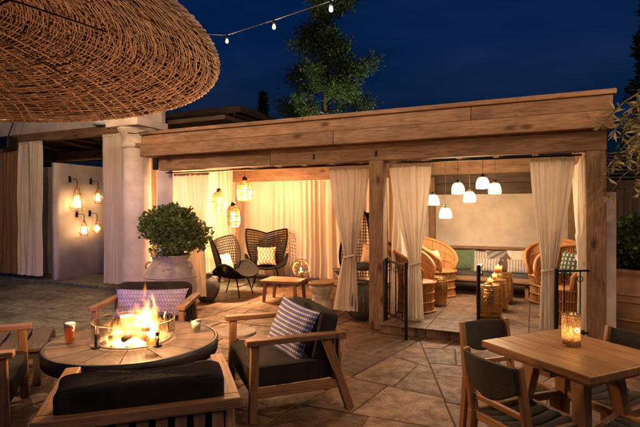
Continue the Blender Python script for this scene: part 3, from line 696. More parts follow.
for k in range(8):
    a = 2*math.pi*k/8+.32
    MB().tube([(r*math.cos(a), r*math.sin(a), dome(r)-.03) for r in (.1, .5, 1.0, 1.45)], .006, 6).build('metal_rib', M['black_metal'], par, smooth=True)
    MB().tube([(.06*math.cos(a), .06*math.sin(a), 2.1), (.95*math.cos(a), .95*math.sin(a), dome(.95)-.03)], .008, 6).build('strut', M['black_metal'], par, smooth=True)
MB().tube([(0, 0, 0), (0, 0, 2.86)], .03, 12).build('pole', M['black_metal'], par, smooth=True)
MB().lathe([(.32, 0), (.32, .06), (.06, .09)], 24).build('base', M['grey_metal'], par)

# ================================================================== LOUNGE FURNITURE ROUND THE FIRE
AZ = .61
def cushion(name, parent, c, d, e, rot, flat):
    m = MB(); n, k = 72, 30; superell(m, (0, 0, 0), d, e, n, k)
    rr = random.Random(hash(name) % 7 if False else len(name)); ph = [rr.uniform(0, 6) for _ in range(6)]; vs = []
    for x, y, z in m.v:
        w = .006*math.sin(x*13+ph[0]+y*5)*math.sin(y*11+z*9+ph[1])+.004*math.sin(x*31+z*17+ph[2])*math.cos(z*23+y*19+ph[3])
        q = Vector((x, y, z)); L_ = q.length or 1; vs.append(q*(1+w/L_*1.2))
    m.v = [tuple(Vector(c)+(rot@q if rot else q)) for q in vs]
    o = m.build(name, M['charcoal_fabric'], parent, smooth=True)
    for s_ in (-1, 1):                    # welted seams
        path = []
        for i in range(60):
            th = 2*math.pi*i/60; ca, sa = sgp(math.cos(th), e), sgp(math.sin(th), e); f = .985
            q = Vector((d[0]/2*ca*f, d[1]/2*sa*f, s_*d[2]*.40)) if flat == 2 else Vector((d[0]/2*ca*f, s_*d[1]*.40, d[2]/2*sa*f))
            path.append(Vector(c)+(rot@q if rot else q))
        MB().tube(path, .0055, 5, True).build('piping', M['charcoal_fabric'], o, smooth=True)
    return o
def lounge_chair():
    c = thing('lounge_chair', '', 'lounge chair', group='teak lounge chairs round the fire table'); tk = M['teak']
    for s in (-1, 1):
        MB().beam((s*.42, -.32, 0), (s*.42, -.30, AZ-.04), .055, .06).build('front_leg', tk, c, bevel=.005)
        MB().beam((s*.42, .46, 0), (s*.42, .26, AZ-.045), .05, .065, up=(0, 1, 0)).build('rear_leg', tk, c, bevel=.005)
        MB().beam((s*.425, -.37, AZ-.02), (s*.425, .335, AZ-.02), .085, .042).build('armrest', tk, c, bevel=.006)
        MB().beam((s*.42, -.28, .21), (s*.42, .36, .21), .03, .07).build('side_rail', tk, c, bevel=.004)
    MB().beam((-.467, .375, AZ-.025), (.467, .375, AZ-.025), .075, .055).build('back_rail', tk, c, bevel=.006)
    MB().beam((-.39, .40, .21), (.39, .40, .21), .03, .07).build('lower_back_rail', tk, c, bevel=.004)
    MB().beam((-.39, -.30, .21), (.39, -.30, .21), .03, .07).build('front_rail', tk, c, bevel=.004)
    sl = MB().beam((0, .40, .246), (0, .385, AZ-.054), .055, .018).mesh('slat'); sl.materials.append(tk)
    for k in range(9):
        o = bpy.data.objects.new('slat', sl); col.objects.link(o); o.parent = c; o.location = ((k-4)*.088, 0, 0)
    cushion('seat_cushion', c, (0, -.0, .32), (.78, .70, .17), .17, None, 2)
    cushion('back_cushion', c, (0, .275, .565), (.77, .16, .38), .17, Matrix.Rotation(R(-13), 3, 'X'), 1)
    return c
lc = lounge_chair(); used = []
def chair_front(label, front_mid, f):     # front_mid = point between the arm fronts
    f = Vector(f).normalized(); p = Vector(front_mid)-f*.37; return place(lc, used, label, (p.x, p.y, 0), facing(f.x, f.y))
f1 = Vector((-.31, .95)); bl, br = Vector((-1.30, 2.09)), Vector((-.385, 2.39)); bm2 = (bl+br)/2
o = place(lc, used, 'teak lounge chair in the foreground seen from behind, slatted back', (bm2.x-.31*.37-.01, bm2.y+.95*.39, 0), facing(-.31, .95))
a1, a2 = G(248, 341, AZ), G(223.5, 316, AZ); cR = chair_front('teak lounge chair with blue striped pillow, right of the fire table', ((a1.x+a2.x)/2, (a1.y+a2.y)/2), (-.93, -.36))
a1, a2 = G(86, 309, AZ), G(185, 305, AZ); cB = chair_front('teak lounge chair behind the flames with pale patterned pillow', ((a1.x+a2.x)/2, (a1.y+a2.y)/2), (.06, -1))
a1, a2 = G(33, 322, AZ), G(13, 352, AZ); cL = chair_front('teak lounge chair cut off by the left edge of the picture', ((a1.x+a2.x)/2, (a1.y+a2.y)/2), (.9, .41))

def pillow(name, label, w, h, th, mat, loc, rz, tilt=R(-18), roll=0, group=None):
    """stands on its lower edge, front towards local -Y, leaning back"""
    o = MB(); N = 18
    for sgn in (-1, 1):
        def fn(u, v, sgn=sgn):
            a, b = u*2-1, v*2-1; t_ = (max(0, math.cos(a*math.pi/2))*max(0, math.cos(b*math.pi/2)))**.42*th/2
            wr = .006*math.sin(a*7+b*4)*math.cos(b*5-a*3)
            return (a*w/2*(1-.09*(1-b*b)), sgn*(t_+wr*(t_ > .01)), b*h/2*(1-.09*(1-a*a)))
        o.grid(fn, N, N, lambda u, v: (u*w, v*h, 0))
    ob = o.build(name, M[mat], None, smooth=True)
    ob.rotation_mode = 'XYZ'; ob.matrix_world = Matrix.Translation(loc) @ Matrix.Rotation(rz, 4, 'Z') @ Matrix.Rotation(tilt, 4, 'X') @ Matrix.Rotation(roll, 4, 'Y')
    return tag(ob, label, 'pillow', group)
def on_chair(ch, x, y, z): 
    a = ch.rotation_euler.z; return Vector((ch.location.x+x*math.cos(a)-y*math.sin(a), ch.location.y+x*math.sin(a)+y*math.cos(a), ch.location.z+z))
pillow('striped_pillow', 'blue pillow with white stripes on the right lounge chair', .43, .43, .16, 'blue_pillow', on_chair(cR, .16, .06, .60), facing(-.62, -.78), R(-20), R(12))
pillow('long_pillow', 'wide pale purple patterned pillow on the chair behind the fire', .78, .30, .15, 'purple_pillow', on_chair(cB, 0, .11, .56), cB.rotation_euler.z, R(-20))

# fire table
FZ = .575; fc = Vector((-1.41, 3.57, 0))
ft = thing('fire_table', 'round plank-topped fire pit table with dark metal rim', 'fire table', fc)
RO, RI = .605, .255
MB().lathe([(RO-.03, FZ-.10), (RO+.012, FZ-.10), (RO+.018, FZ-.05), (RO+.018, FZ-.004), (RO+.004, FZ+.004), (RO-.008, FZ+.004), (RO-.008, FZ-.03)], 72, cap=False).build('rim', M['table_rim'], ft, smooth=True)
MB().lathe([(.40, 0), (.40, .05), (.36, .07), (.36, FZ-.12), (RO-.04, FZ-.09), (RO-.04, FZ-.06)], 48).build('pedestal', M['table_rim'], ft, smooth=False)
NPL = 14
for k in range(NPL):                      # wedge planks
    a0 = 2*math.pi*k/NPL+.006; a1 = 2*math.pi*(k+1)/NPL-.006; m = MB(); n = 6
    inner = [(RI*math.cos(a0+(a1-a0)*i/n), RI*math.sin(a0+(a1-a0)*i/n)) for i in range(n+1)]; outer = [((RO-.012)*math.cos(a0+(a1-a0)*i/n), (RO-.012)*math.sin(a0+(a1-a0)*i/n)) for i in range(n+1)]
    vs = [(x, y, z) for z in (FZ-.045, FZ) for x, y in inner+outer]; N_ = 2*(n+1); fs = []
    for i in range(n):
        fs += [(N_+i, N_+n+1+i, N_+n+2+i, N_+i+1), (n+1+i, N_+n+1+i, N_+n+2+i, n+2+i), (i, i+1, N_+i+1, N_+i)]
    fs += [(0, N_, N_+n+1, n+1), (n, 2*n+1, N_+2*n+1, N_+n)]
    am = (a0+a1)/2; gs = [(x*math.cos(am)+y*math.sin(am)+k*3, -x*math.sin(am)+y*math.cos(am), z) for x, y, z in vs]
    m.add(vs, fs, gs); m.build('plank', M['grey_teak'], ft)
MB().lathe([(RI+.004, FZ+.004), (RI+.004, FZ-.08), (RI-.03, FZ-.10), (.0, FZ-.10)], 40, cap=False).build('burner_pan', M['black_metal'], ft)
MB().lathe([(RI+.012, FZ+.002), (RI+.012, FZ+.008), (RI-.012, FZ+.008), (RI-.012, FZ-.02)], 48, cap=False).build('burner_ring', M['grey_metal'], ft, smooth=True)
rk = random.Random(5)
rock_me = []
for q in range(4):
    m = MB(); vs = []; superell(m, (0, 0, 0), (.07, .055, .05), .8, 8, 5); m.v = [(x*rk.uniform(.8, 1.2), y*rk.uniform(.8, 1.2), z*rk.uniform(.8, 1.2)) for x, y, z in m.v]; me = m.mesh('lava_rock'); me.materials.append(M['rock']); rock_me.append(me)
for k in range(70):
    r = math.sqrt(rk.random())*(RI-.03); a = rk.uniform(0, 6.28); o = bpy.data.objects.new('lava_rock', rk.choice(rock_me)); col.objects.link(o); o.parent = ft
    o.location = (r*math.cos(a), r*math.sin(a), FZ-.055+rk.uniform(0, .025)); o.rotation_euler = (rk.uniform(0, 3), rk.uniform(0, 3), rk.uniform(0, 3))
for k, (a, tl_, r_, z_) in enumerate(((.3, .36, .030, .02), (1.5, .34, .027, .045), (2.5, .34, .029, .03), (-.5, .30, .024, .075))):
    dx, dy = math.cos(a)*tl_/2, math.sin(a)*tl_/2
    MB().tube([(-dx, -dy, FZ+z_), (-dx*.3+.01, -dy*.3, FZ+z_+.012), (dx*.4, dy*.4+.01, FZ+z_+.004), (dx, dy, FZ+z_+.02)], [r_*.8, r_, r_*1.05, r_*.75], 10).build('fire_log', M['log'], ft, smooth=True)
# curved glass wind guard
gd = thing('glass_guard', 'curved clear glass wind guard standing round the flames', 'wind guard', fc+Vector((0, 0, FZ)))
GR = .295
for k in range(4):
    a0 = k*math.pi/2+.98; n = 10
    m = MB(); m.grid(lambda u, v: (GR*math.cos(a0+u*1.45), GR*math.sin(a0+u*1.45), .012+v*.145), n, 1); o = m.build('glass_panel', M['clear_glass'], gd, smooth=True); sm = o.modifiers.new('s', 'SOLIDIFY'); sm.thickness = .006
    MB().tube([(GR*math.cos(a0+i_*.145), GR*math.sin(a0+i_*.145), .158) for i_ in range(11)], .0022, 5).build('glass_edge', M['shade_glass'], o, smooth=True)
    aa = a0-.06
    MB().box((GR*math.cos(aa), GR*math.sin(aa), .05), (.014, .02, .10), 2, aa).build('clip', M['black_metal'], gd)
    MB().box((GR*math.cos(aa), GR*math.sin(aa), .005), (.05, .05, .01), 2, aa).build('clip_foot', M['black_metal'], gd)
# flames: glowing gas bodies
fire = thing('fire', 'bright orange gas fire burning in the round fire table', 'fire', fc+Vector((0, 0, FZ)))
MB().lathe([(.20, -.03), (.25, .0), (.26, .06), (.23, .14), (.19, .24), (.15, .36), (.12, .48)], 28).build('flame', M['flame_gas'], fire, loc=(.01, .02, 0))
lamp(fire, (.02, .02, .32), 5, (1, .47, .20), .12); lamp(fire, (.1, .03, .54), 23, (1, .47, .20), .08)

# drinks on the fire table
def tbl(px, py): return G(px, py, FZ+.004)
p = tbl(70, 343)
bg_ = thing('beer_glass', 'pint glass of amber beer on the fire table', 'glass', p)
MB().lathe([(.030, 0), (.032, .004), (.043, .15), (.041, .15), (.030, .01), (.0, .01)], 20, cap=False).build('tumbler', M['clear_glass'], bg_, smooth=True)
MB().lathe([(.0, .012), (.029, .012), (.038, .118), (.0, .118)], 20, cap=False).build('beer', M['beer'], bg_, smooth=True)
MB().lathe([(.0, .119), (.0385, .119), (.0405, .145), (.03, .15), (0, .151)], 20, cap=False).build('foam', M['foam'], bg_, smooth=True)
p = tbl(196, 331)
cg = thing('short_cocktail', 'short tumbler with milky drink at the fire table right side', 'glass', p)
MB().lathe([(.034, 0), (.036, .005), (.045, .09), (.043, .09), (.033, .012), (.0, .012)], 20, cap=False).build('tumbler', M['clear_glass'], cg, smooth=True)
MB().lathe([(.0, .014), (.032, .014), (.041, .078), (.0, .078)], 20, cap=False).build('drink', M['foam'], cg, smooth=True)
MB().lathe([(.0, 0), (.028, .002), (.028, .008), (0, .01)], 14, (.02, 0, .085)).build('garnish', M['green_pillow'], cg, smooth=True)
p = tbl(151, 352)
kg = thing('stemmed_glass', 'small flared cocktail glass in front of the flames', 'glass', p)
MB().lathe([(.036, 0), (.036, .006), (.03, .012), (.03, .035), (.028, .04), (.048, .10), (.046, .10), (.022, .044), (0, .042)], 20, cap=False).build('bowl', M['clear_glass'], kg, smooth=True)
MB().lathe([(0, .05), (.026, .052), (.04, .088), (0, .088)], 18, cap=False).build('drink', M['amber_glass'], kg, smooth=True)

# small round side table between the chairs, slatted bench at far left
p = G(236, 331, .36)
st = thing('side_table', 'small pale round side table behind the right lounge chair', 'side table', (p.x, p.y, 0))
MB().lathe([(.19, .33), (.2, .335), (.2, .36), (.19, .365)], 32).build('table_top', M['stone_carved'], st, smooth=False); MB().lathe([(.14, 0), (.14, .02), (.03, .05), (.03, .33)], 20).build('stem', M['stone_carved'], st, smooth=True)
sb = thing('slatted_bench', 'low slatted wooden platform bench at the far left', 'bench', (-3.12, 4.30, 0), R(24.5))
for k in range(8): MB().beam((-.85+k*.19, -.42, .33), (-.85+k*.19, .42, .33), .165, .03).build('slat', M['grey_teak'], sb, bevel=.003)
for y in (-.36, .36): MB().beam((-.92, y, .28), (.58, y, .28), .05, .065).build('rail', M['grey_teak'], sb)
for x in (-.85, .5):
    for y in (-.36, .36): MB().beam((x, y, 0), (x, y, .247), .06, .06).build('leg', M['grey_teak'], sb)

# ================================================================== DINING TABLE AND CHAIRS
e1 = Vector((.911, .412, 0)); e2 = Vector((.42, -.907, 0)).normalized(); TZ = .75
A0 = Vector((1.0, 2.91, 0)); TW, TL = .68, .72
e1 = Vector((-e2.y, e2.x, 0))
tc_ = A0+e1*TW/2+e2*TL/2
dt = thing('dining_table', 'square walnut plank dining table at the right front', 'dining table', tc_, math.atan2(e1.y, e1.x))   # local x = e1, local -y = e2
NP = 5; wv = TW/NP
for k in range(NP):
    y = -TW/2+wv*(k+.5); MB().beam((y, -TL/2, TZ-.02), (y, TL/2, TZ-.02), wv-.0018, .04).build('plank', M['walnut'], dt, bevel=.004)
MB().box((0, 0, TZ-.052), (TW-.05, TL-.05, .022)).build('under_board', M['walnut'], dt, bevel=.006)
for sx in (-1, 1):
    for sy in (-1, 1): MB().beam((sx*.23, sy*.25, 0), (sx*.13, sy*.15, TZ-.065), .05, .06, up=(0, 1, 0), w1=.065, h1=.085).build('leg', M['walnut'], dt, bevel=.006)
MB().beam((-.22, 0, TZ-.095), (.22, 0, TZ-.095), .07, .06).build('brace', M['walnut'], dt); MB().beam((0, -.2, TZ-.097), (0, .2, TZ-.097), .07, .055).build('brace', M['walnut'], dt)

def dining_chair():
    c = thing('dining_chair', '', 'dining chair', group='wood and cord dining chairs'); wd = M['walnut']; H = .78; hw = .19
    for s in (-1, 1):
        MB().beam((s*(hw+.005), .23, 0), (s*hw, .19, .42), .032, .045, up=(0, 1, 0), h1=.055).build('rear_leg', wd, c, bevel=.005)
        MB().beam((s*hw, .19, .4205), (s*(hw-.004), .245, H), .03, .055, up=(0, 1, 0), h1=.036).build('back_post', wd, c, bevel=.006)
        MB().beam((s*hw, -.22, 0), (s*(hw-.005), -.20, .375), .038, .04, up=(0, 1, 0), w1=.045, h1=.05).build('front_leg', wd, c, bevel=.005)
        MB().beam((s*(hw-.002), -.235, .40), (s*(hw-.002), .163, .40), .036, .05).build('side_rail', wd, c, bevel=.005)
    MB().beam((-hw+.018, -.215, .40), (hw-.018, -.215, .40), .035, .046).build('front_rail', wd, c, bevel=.005)
    MB().beam((-hw+.018, .185, .395), (hw-.018, .185, .395), .03, .046).build('back_rail', wd, c, bevel=.005)
    MB().beam((-hw+.016, .196, .505), (hw-.016, .196, .505), .022, .03).build('crossbar', wd, c, bevel=.004)
    for k in range(4):                       # woven bands of the seat
        x = (k-1.5)*.083
        def fs_(u, v, x=x): return (x+(u-.5)*.079, -.20+v*.385, .425-.022*math.sin(math.pi*v)-.003*abs(u-.5)*4)
        MB().grid(fs_, 4, 10, lambda u, v: (u*.08, v*.4, 0)).build('seat_band', M['cord'], c, smooth=True).modifiers.new('s', 'SOLIDIFY').thickness = .022
    def bk(u, v):                            # cord backrest sling, lower edge drawn down in the middle
        x = (u-.5)*2*(hw-.012); lo = .635-.075*math.sin(math.pi*u)**1.2; z = lo+(H-.012-lo)*v
        return (x, .205+(z-.42)*.14+.028*math.sin(math.pi*u), z)
    MB().grid(bk, 24, 12, lambda u, v: (u*.4, v*.14, 0)).build('backrest', M['cord'], c, smooth=True).modifiers.new('s', 'SOLIDIFY').thickness = .02
    return c
t = NT('cord'); a = t.N('Attribute', attribute_name='gc'); wv_ = t.N('TexWave'); wv_.inputs['Scale'].default_value = 55; wv_.bands_direction = 'Y'; t.L(a.outputs['Vector'], wv_.inputs['Vector'])
wv2 = t.N('TexWave'); wv2.inputs['Scale'].default_value = 35; wv2.bands_direction = 'X'; t.L(a.outputs['Vector'], wv2.inputs['Vector'])
h = t.mix(wv_.outputs[0], wv2.outputs[0], .4); t.pbr(t.ramp(h, [(.1, (.016, .014, .011)), (.9, (.058, .05, .038))]), .85, t.bump(h, .8, .006))
dc = dining_chair(); du = []
def dchair(label, back_mid, f):            # back_mid: ground point under the backrest middle
    f = Vector(f).normalized(); p = Vector(back_mid)+f*.24; return place(dc, du, label, (p.x, p.y, 0), facing(f.x, f.y))
dchair('dining chair nearest the camera, its curved cord backrest seen from behind', (.915, 2.50), (e1.x, e1.y))
dchair('dining chair at the far left side of the wooden table', (1.165, 3.33), (.33, -.94))
dchair('dining chair on the far right side of the table, mostly hidden', (2.02, 3.0), (-e1.x, -e1.y))
dchair('dining chair at the bottom right corner, only its seat in view', (1.80, 2.15), (-.62, .78))
# candle lantern on the dining table
t = NT('crackle'); v = t.N('TexVoronoi', feature='DISTANCE_TO_EDGE'); v.inputs['Scale'].default_value = 55; t.L(t.gc(), v.inputs['Vector'])
c_ = t.ramp(v.outputs['Distance'], [(.02, (.42, .27, .15)), (.14, (.86, .70, .50))]); tr = t.N('BsdfTransparent'); ts = t.N('BsdfTranslucent'); gl = t.N('BsdfGlossy'); gl.inputs['Roughness'].default_value = .12
t.L(c_, tr.inputs[0]); t.L(c_, ts.inputs[0]); m1 = t.N('MixShader'); m1.inputs[0].default_value = .45; t.L(tr.outputs[0], m1.inputs[1]); t.L(ts.outputs[0], m1.inputs[2])
m2_ = t.N('MixShader'); m2_.inputs[0].default_value = .07; t.L(m1.outputs[0], m2_.inputs[1]); t.L(gl.outputs[0], m2_.inputs[2]); t.L(m2_.outputs[0], t.out.inputs[0])
p = G(571, 345, TZ+.001)
cl = thing('candle_lantern', 'amber crackle glass candle lantern lit on the dining table', 'candle lantern', p)
MB().lathe([(.048, 0), (.051, .006), (.051, .185), (.047, .188), (.047, .01), (0, .01)], 28, cap=False).build('glass_cylinder', M['crackle'], cl, smooth=True)

MB().lathe([(.0, .011), (.03, .011), (.03, .06), (.0, .058)], 18, cap=False).build('candle', M['wax'], cl, smooth=True)
MB().lathe([(.001, 0), (.007, .012), (.006, .024), (.0008, .045)], 10, (0, 0, .066)).build('flame', M['candle_glow'], cl, smooth=True)
m = MB()                                     # glowing ring drawn as the flame's glare on the glass, facing the camera
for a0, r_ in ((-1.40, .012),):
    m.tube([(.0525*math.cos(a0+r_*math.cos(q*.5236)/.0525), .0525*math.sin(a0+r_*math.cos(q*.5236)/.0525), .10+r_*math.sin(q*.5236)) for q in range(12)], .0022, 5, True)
m.build('flame_glare_ring', M['candle_glow'], cl)
for z in (.004, .184): MB().tube([(.052*math.cos(q*.2618), .052*math.sin(q*.2618), z) for q in range(24)], .003, 5, True).build('wire_ring', M['brass'], cl, smooth=True)
lamp(cl, (0, 0, .09), .28, WARM2, .012)

# ================================================================== LEFT BAY FURNITURE
def wing_chair():
    c = thing('rattan_chair', '', 'rattan chair', group='black rattan wingback chairs'); rb = M['rattan_black']
    def back(u, v):                          # v: 0 seat level, 1 top
        s = u*2-1; top = 1.12-.10*(1-abs(s))**1.3 if True else 0
        wv = .27+.15*math.sin(math.pi*min(1, v*1.05)*.55)**1.3; z = .36+(top-.36)*v
        return (s*wv, .26+.16*v-.30*abs(s)**2.4*(.55+.45*math.sin(math.pi*v*.9)), z)
    def seat(u, v):                          # v: 0 front, 1 back ; edges rise into arms
        s = u*2-1; y = -.36+.62*v; w = .28+.14*math.sin(math.pi*(.2+.7*v)); arm = .25*math.sin(math.pi*min(1, .12+v*.8))**1.2*abs(s)**2.6
        return (s*w, y-.05*(1-s*s)*(1-v), .38-.05*math.sin(math.pi*v)*(1-s*s)+arm)
    for nm, fn, nu, nv, r in (('back_shell', back, 34, 15, .0082), ('seat_shell', seat, 40, 32, .0095)):
        m = MB()
        for i in range(nu+1): m.tube([fn(i/nu, j/10) for j in range(11)], r, 4, cap=False)
        for j in range(nv+1): m.tube([Vector(fn(i/20, j/nv))+Vector((0, .004, 0)) for i in range(21)], r, 4, cap=False)
        m.build(nm, rb, c, smooth=True)
    rim = [back(0, j/10) for j in range(11)]+[back(i/20, 1) for i in range(1, 20)]+[back(1, 1-j/10) for j in range(11)]
    MB().tube(rim, .017, 8).build('back_rim', rb, c, smooth=True)
    rim = [seat(0, 1-j/10) for j in range(11)]+[seat(i/20, 0) for i in range(1, 20)]+[seat(1, j/10) for j in range(11)]
    MB().tube(rim, .019, 8).build('seat_rim', rb, c, smooth=True)
    for sx in (-1, 1):
        MB().tube([(sx*.20, -.2, .36), (sx*.27, -.30, 0)], [.014, .011], 8).build('leg', rb, c, smooth=True); MB().tube([(sx*.2, .15, .34), (sx*.25, .28, 0)], [.014, .011], 8).build('leg', rb, c, smooth=True)
    MB().tube([(-.22, -.23, .2), (.22, -.23, .2)], .008, 6).build('stretcher', rb, c, smooth=True)
    return c
wc = wing_chair(); wu = []
p = G(233, 296); c1 = place(wc, wu, 'black rattan wingback chair in profile, nearer the urn', (p.x-.02, p.y+.05, 0), facing(.93, -.32), .97)
p = G(265, 286); c2 = place(wc, wu, 'black rattan wingback chair facing out with zigzag pillow', (p.x+.02, p.y+.1, 0), facing(.10, -1), 1.04)
pillow('zigzag_pillow', 'rust and cream zigzag pillow on the rear rattan chair', .40, .40, .14, 'zig_pillow', on_chair(c2, 0, .12, .60), c2.rotation_euler.z, R(-20), 0)
pillow('zigzag_pillow', 'rust and cream pillow half hidden in the profile rattan chair', .38, .38, .13, 'zig_pillow', on_chair(c1, 0, .12, .58), c1.rotation_euler.z, R(-20), 0)
def low_table(label, loc, rz, L, Wd, H, group):
    t_ = thing('low_table', label, 'coffee table', loc, rz, group)
    for k in range(4): MB().beam((-L/2, -Wd/2+Wd/4*(k+.5), H-.02), (L/2, -Wd/2+Wd/4*(k+.5), H-.02), Wd/4-.003, .04).build('plank', M['teak'], t_, bevel=.004)
    for sx in (-1, 1):
        MB().beam((sx*(L/2-.08), -Wd/2+.05, H-.065), (sx*(L/2-.08), Wd/2-.05, H-.065), .05, .05).build('cross_rail', M['teak'], t_)
        for sy in (-1, 1): MB().beam((sx*(L/2-.06), sy*(Wd/2-.05), 0), (sx*(L/2-.09), sy*(Wd/2-.06), H-.042), .045, .045, w1=.055, h1=.055).build('leg', M['teak'], t_, bevel=.004)
    return t_
p = G(283, 304)
low_table('low teak coffee table in front of the rattan chairs', (p.x+.0, p.y+.32, 0), PANG+R(8), .70, .56, .37, 'teak coffee tables'); 
p2 = W(*tl((p.x, p.y, 0))[:2])+U*.70+V*.55
low_table('second teak coffee table behind the carved stone stool', (p2.x, p2.y, 0), PANG, .7, .55, .34, 'teak coffee tables')
p = G(301, 277, .372)
gl_ = thing('globe_lantern', 'round wire globe lantern with a candle on the coffee table', 'lantern', p)
m = MB(); sph = [(.145*math.sin(math.pi*(.12+.76*i/10)), .145-.145*math.cos(math.pi*(.12+.76*i/10))) for i in range(11)]
sph = [(r, z) for r, z in sph]; wire_cage(m, sph, 22, .0028, [(r, z) for r, z in sph[1::2]]); m.build('wire_globe', M['brass'], gl_)
MB().lathe([(r*.96, z) for r, z in sph], 24, cap=False).build('glass_globe', M['clear_glass'], gl_, smooth=True)
MB().lathe([(0, .03), (.045, .03), (.045, .10), (0, .10)], 16, cap=False).build('candle', M['wax'], gl_, smooth=True); MB().lathe([(.001, 0), (.009, .015), (.001, .05)], 8, (0, 0, .105)).build('flame', M['candle_glow'], gl_, smooth=True)
MB().tube([(.10*math.cos(a_/10*math.pi), 0, .27+.05*math.sin(a_/10*math.pi)) for a_ in range(11)], .006, 6).build('handle', M['black_metal'], gl_, smooth=True)
lamp(gl_, (0, 0, .14), 1.2, WARM2, .02)
p = G(321, 311)
sn = thing('stone_stool', 'carved hourglass stone stool with wooden top by the gathered curtain', 'stool', p)
MB().lathe([(.17, 0), (.19, .03), (.185, .10), (.155, .16), (.125, .21), (.14, .225), (.125, .245), (.155, .29), (.18, .36), (.18, .41)], 28).build('carved_base', M['stone_carved'], sn, smooth=True)
MB().lathe([(.185, .411), (.20, .42), (.20, .445), (.19, .452)], 32).build('seat_disc', M['teak'], sn)
p = G(361, 319)
po = thing('ball_stool', 'dark ribbed ceramic ball stool behind the gathered curtain', 'stool', p)
m = MB(); m.grid(lambda u, v: ((.245*math.sin(math.pi*(.10+.80*v))*(1+.022*math.cos(u*6.28319*26)))*math.cos(u*6.28319), (.245*math.sin(math.pi*(.10+.80*v))*(1+.022*math.cos(u*6.28319*26)))*math.sin(u*6.28319), .26-.27*math.cos(math.pi*(.10+.80*v))), 156, 18, closeu=True)
m.build('ribbed_body', M['charcoal_ceramic'], po, smooth=True); MB().lathe([(.08, .512), (.10, .518), (.09, .535), (0, .538)], 24, cap=False).build('top_cap', M['charcoal_ceramic'], po, smooth=True); MB().lathe([(.09, 0), (.10, .03)], 24).build('foot', M['charcoal_ceramic'], po, smooth=True)
p = G(341, 289)
bs = thing('pedestal_bowl', 'dark bowl on a low pedestal beside the hanging chair', 'bowl', (p.x, p.y+.25, 0))
MB().lathe([(.10, 0), (.10, .02), (.035, .06), (.03, .22), (.06, .26), (.14, .32), (.17, .37), (.16, .37), (.05, .29), (0, .285)], 24, cap=False).build('bowl', M['charcoal_ceramic'], bs, smooth=True)
p = W(tl(D(205, 290, .5))[0], .55)
jr = thing('clay_jar', 'dark round clay jar on the floor behind the leafy urn', 'jar', p)
MB().lathe([(.10, 0), (.16, .06), (.215, .18), (.22, .27), (.17, .38), (.09, .43), (.085, .46), (.105, .48), (.085, .48), (.07, .44)], 28, cap=False).build('body', M['charcoal_ceramic'], jr, smooth=True); MB().tube([(-.09, 0, .45), (-.15, 0, .44), (-.17, 0, .36)], .014, 6).build('handle', M['charcoal_ceramic'], jr, smooth=True)

# hanging woven egg chair
hp = D(364, 250, 1.55); HX = hp.x; HY = hp.y
hc = thing('hanging_chair', 'black woven hanging egg chair behind the middle post', 'hanging chair', (HX, HY, .40), facing(-.62, -.78))
def egg(u, v):                               # open at the front (-Y)
    a = R(-40)+u*R(260); z = v*1.12; w = .42*math.sin(math.pi*(.16+.80*v)**.85)**.75
    return (w*math.cos(a)*1.0, w*math.sin(a)*.95, z)
m = MB()
for i in range(31): m.tube([egg(i/30, j/16) for j in range(17)], .006, 4, cap=False)
for j in range(0, 21): m.tube([egg(i/30, j/20) for i in range(31)], .0055, 4, cap=False)
m.build('woven_shell', M['rattan_black'], hc, smooth=True)
MB().tube([egg(0, j/16) for j in range(17)]+[egg(1, 1-j/16) for j in range(17)], .018, 8, True).build('shell_rim', M['rattan_black'], hc, smooth=True)
MB().lathe([(0, .16), (.33, .18), (.36, .22), (.33, .26), (0, .28)], 24, cap=False).build('seat_cushion', M['dark_fabric'], hc, smooth=True)
m = MB()
for k in range(24):
    zz = 1.12+k*.042; n = 8; ax_ = (1, 0) if k % 2 else (0, 1)
    m.tube([(ax_[0]*.012*math.cos(q*.785), ax_[1]*.012*math.cos(q*.785), zz+.028*math.sin(q*.785)) for q in range(8)], .004, 4, True)
m.build('chain', M['black_metal'], hc)
pillow('round_pillow', 'peach pillow inside the hanging egg chair', .36, .34, .14, 'orange_pillow', on_chair(hc, .05, .12, .42), hc.rotation_euler.z, R(-15))

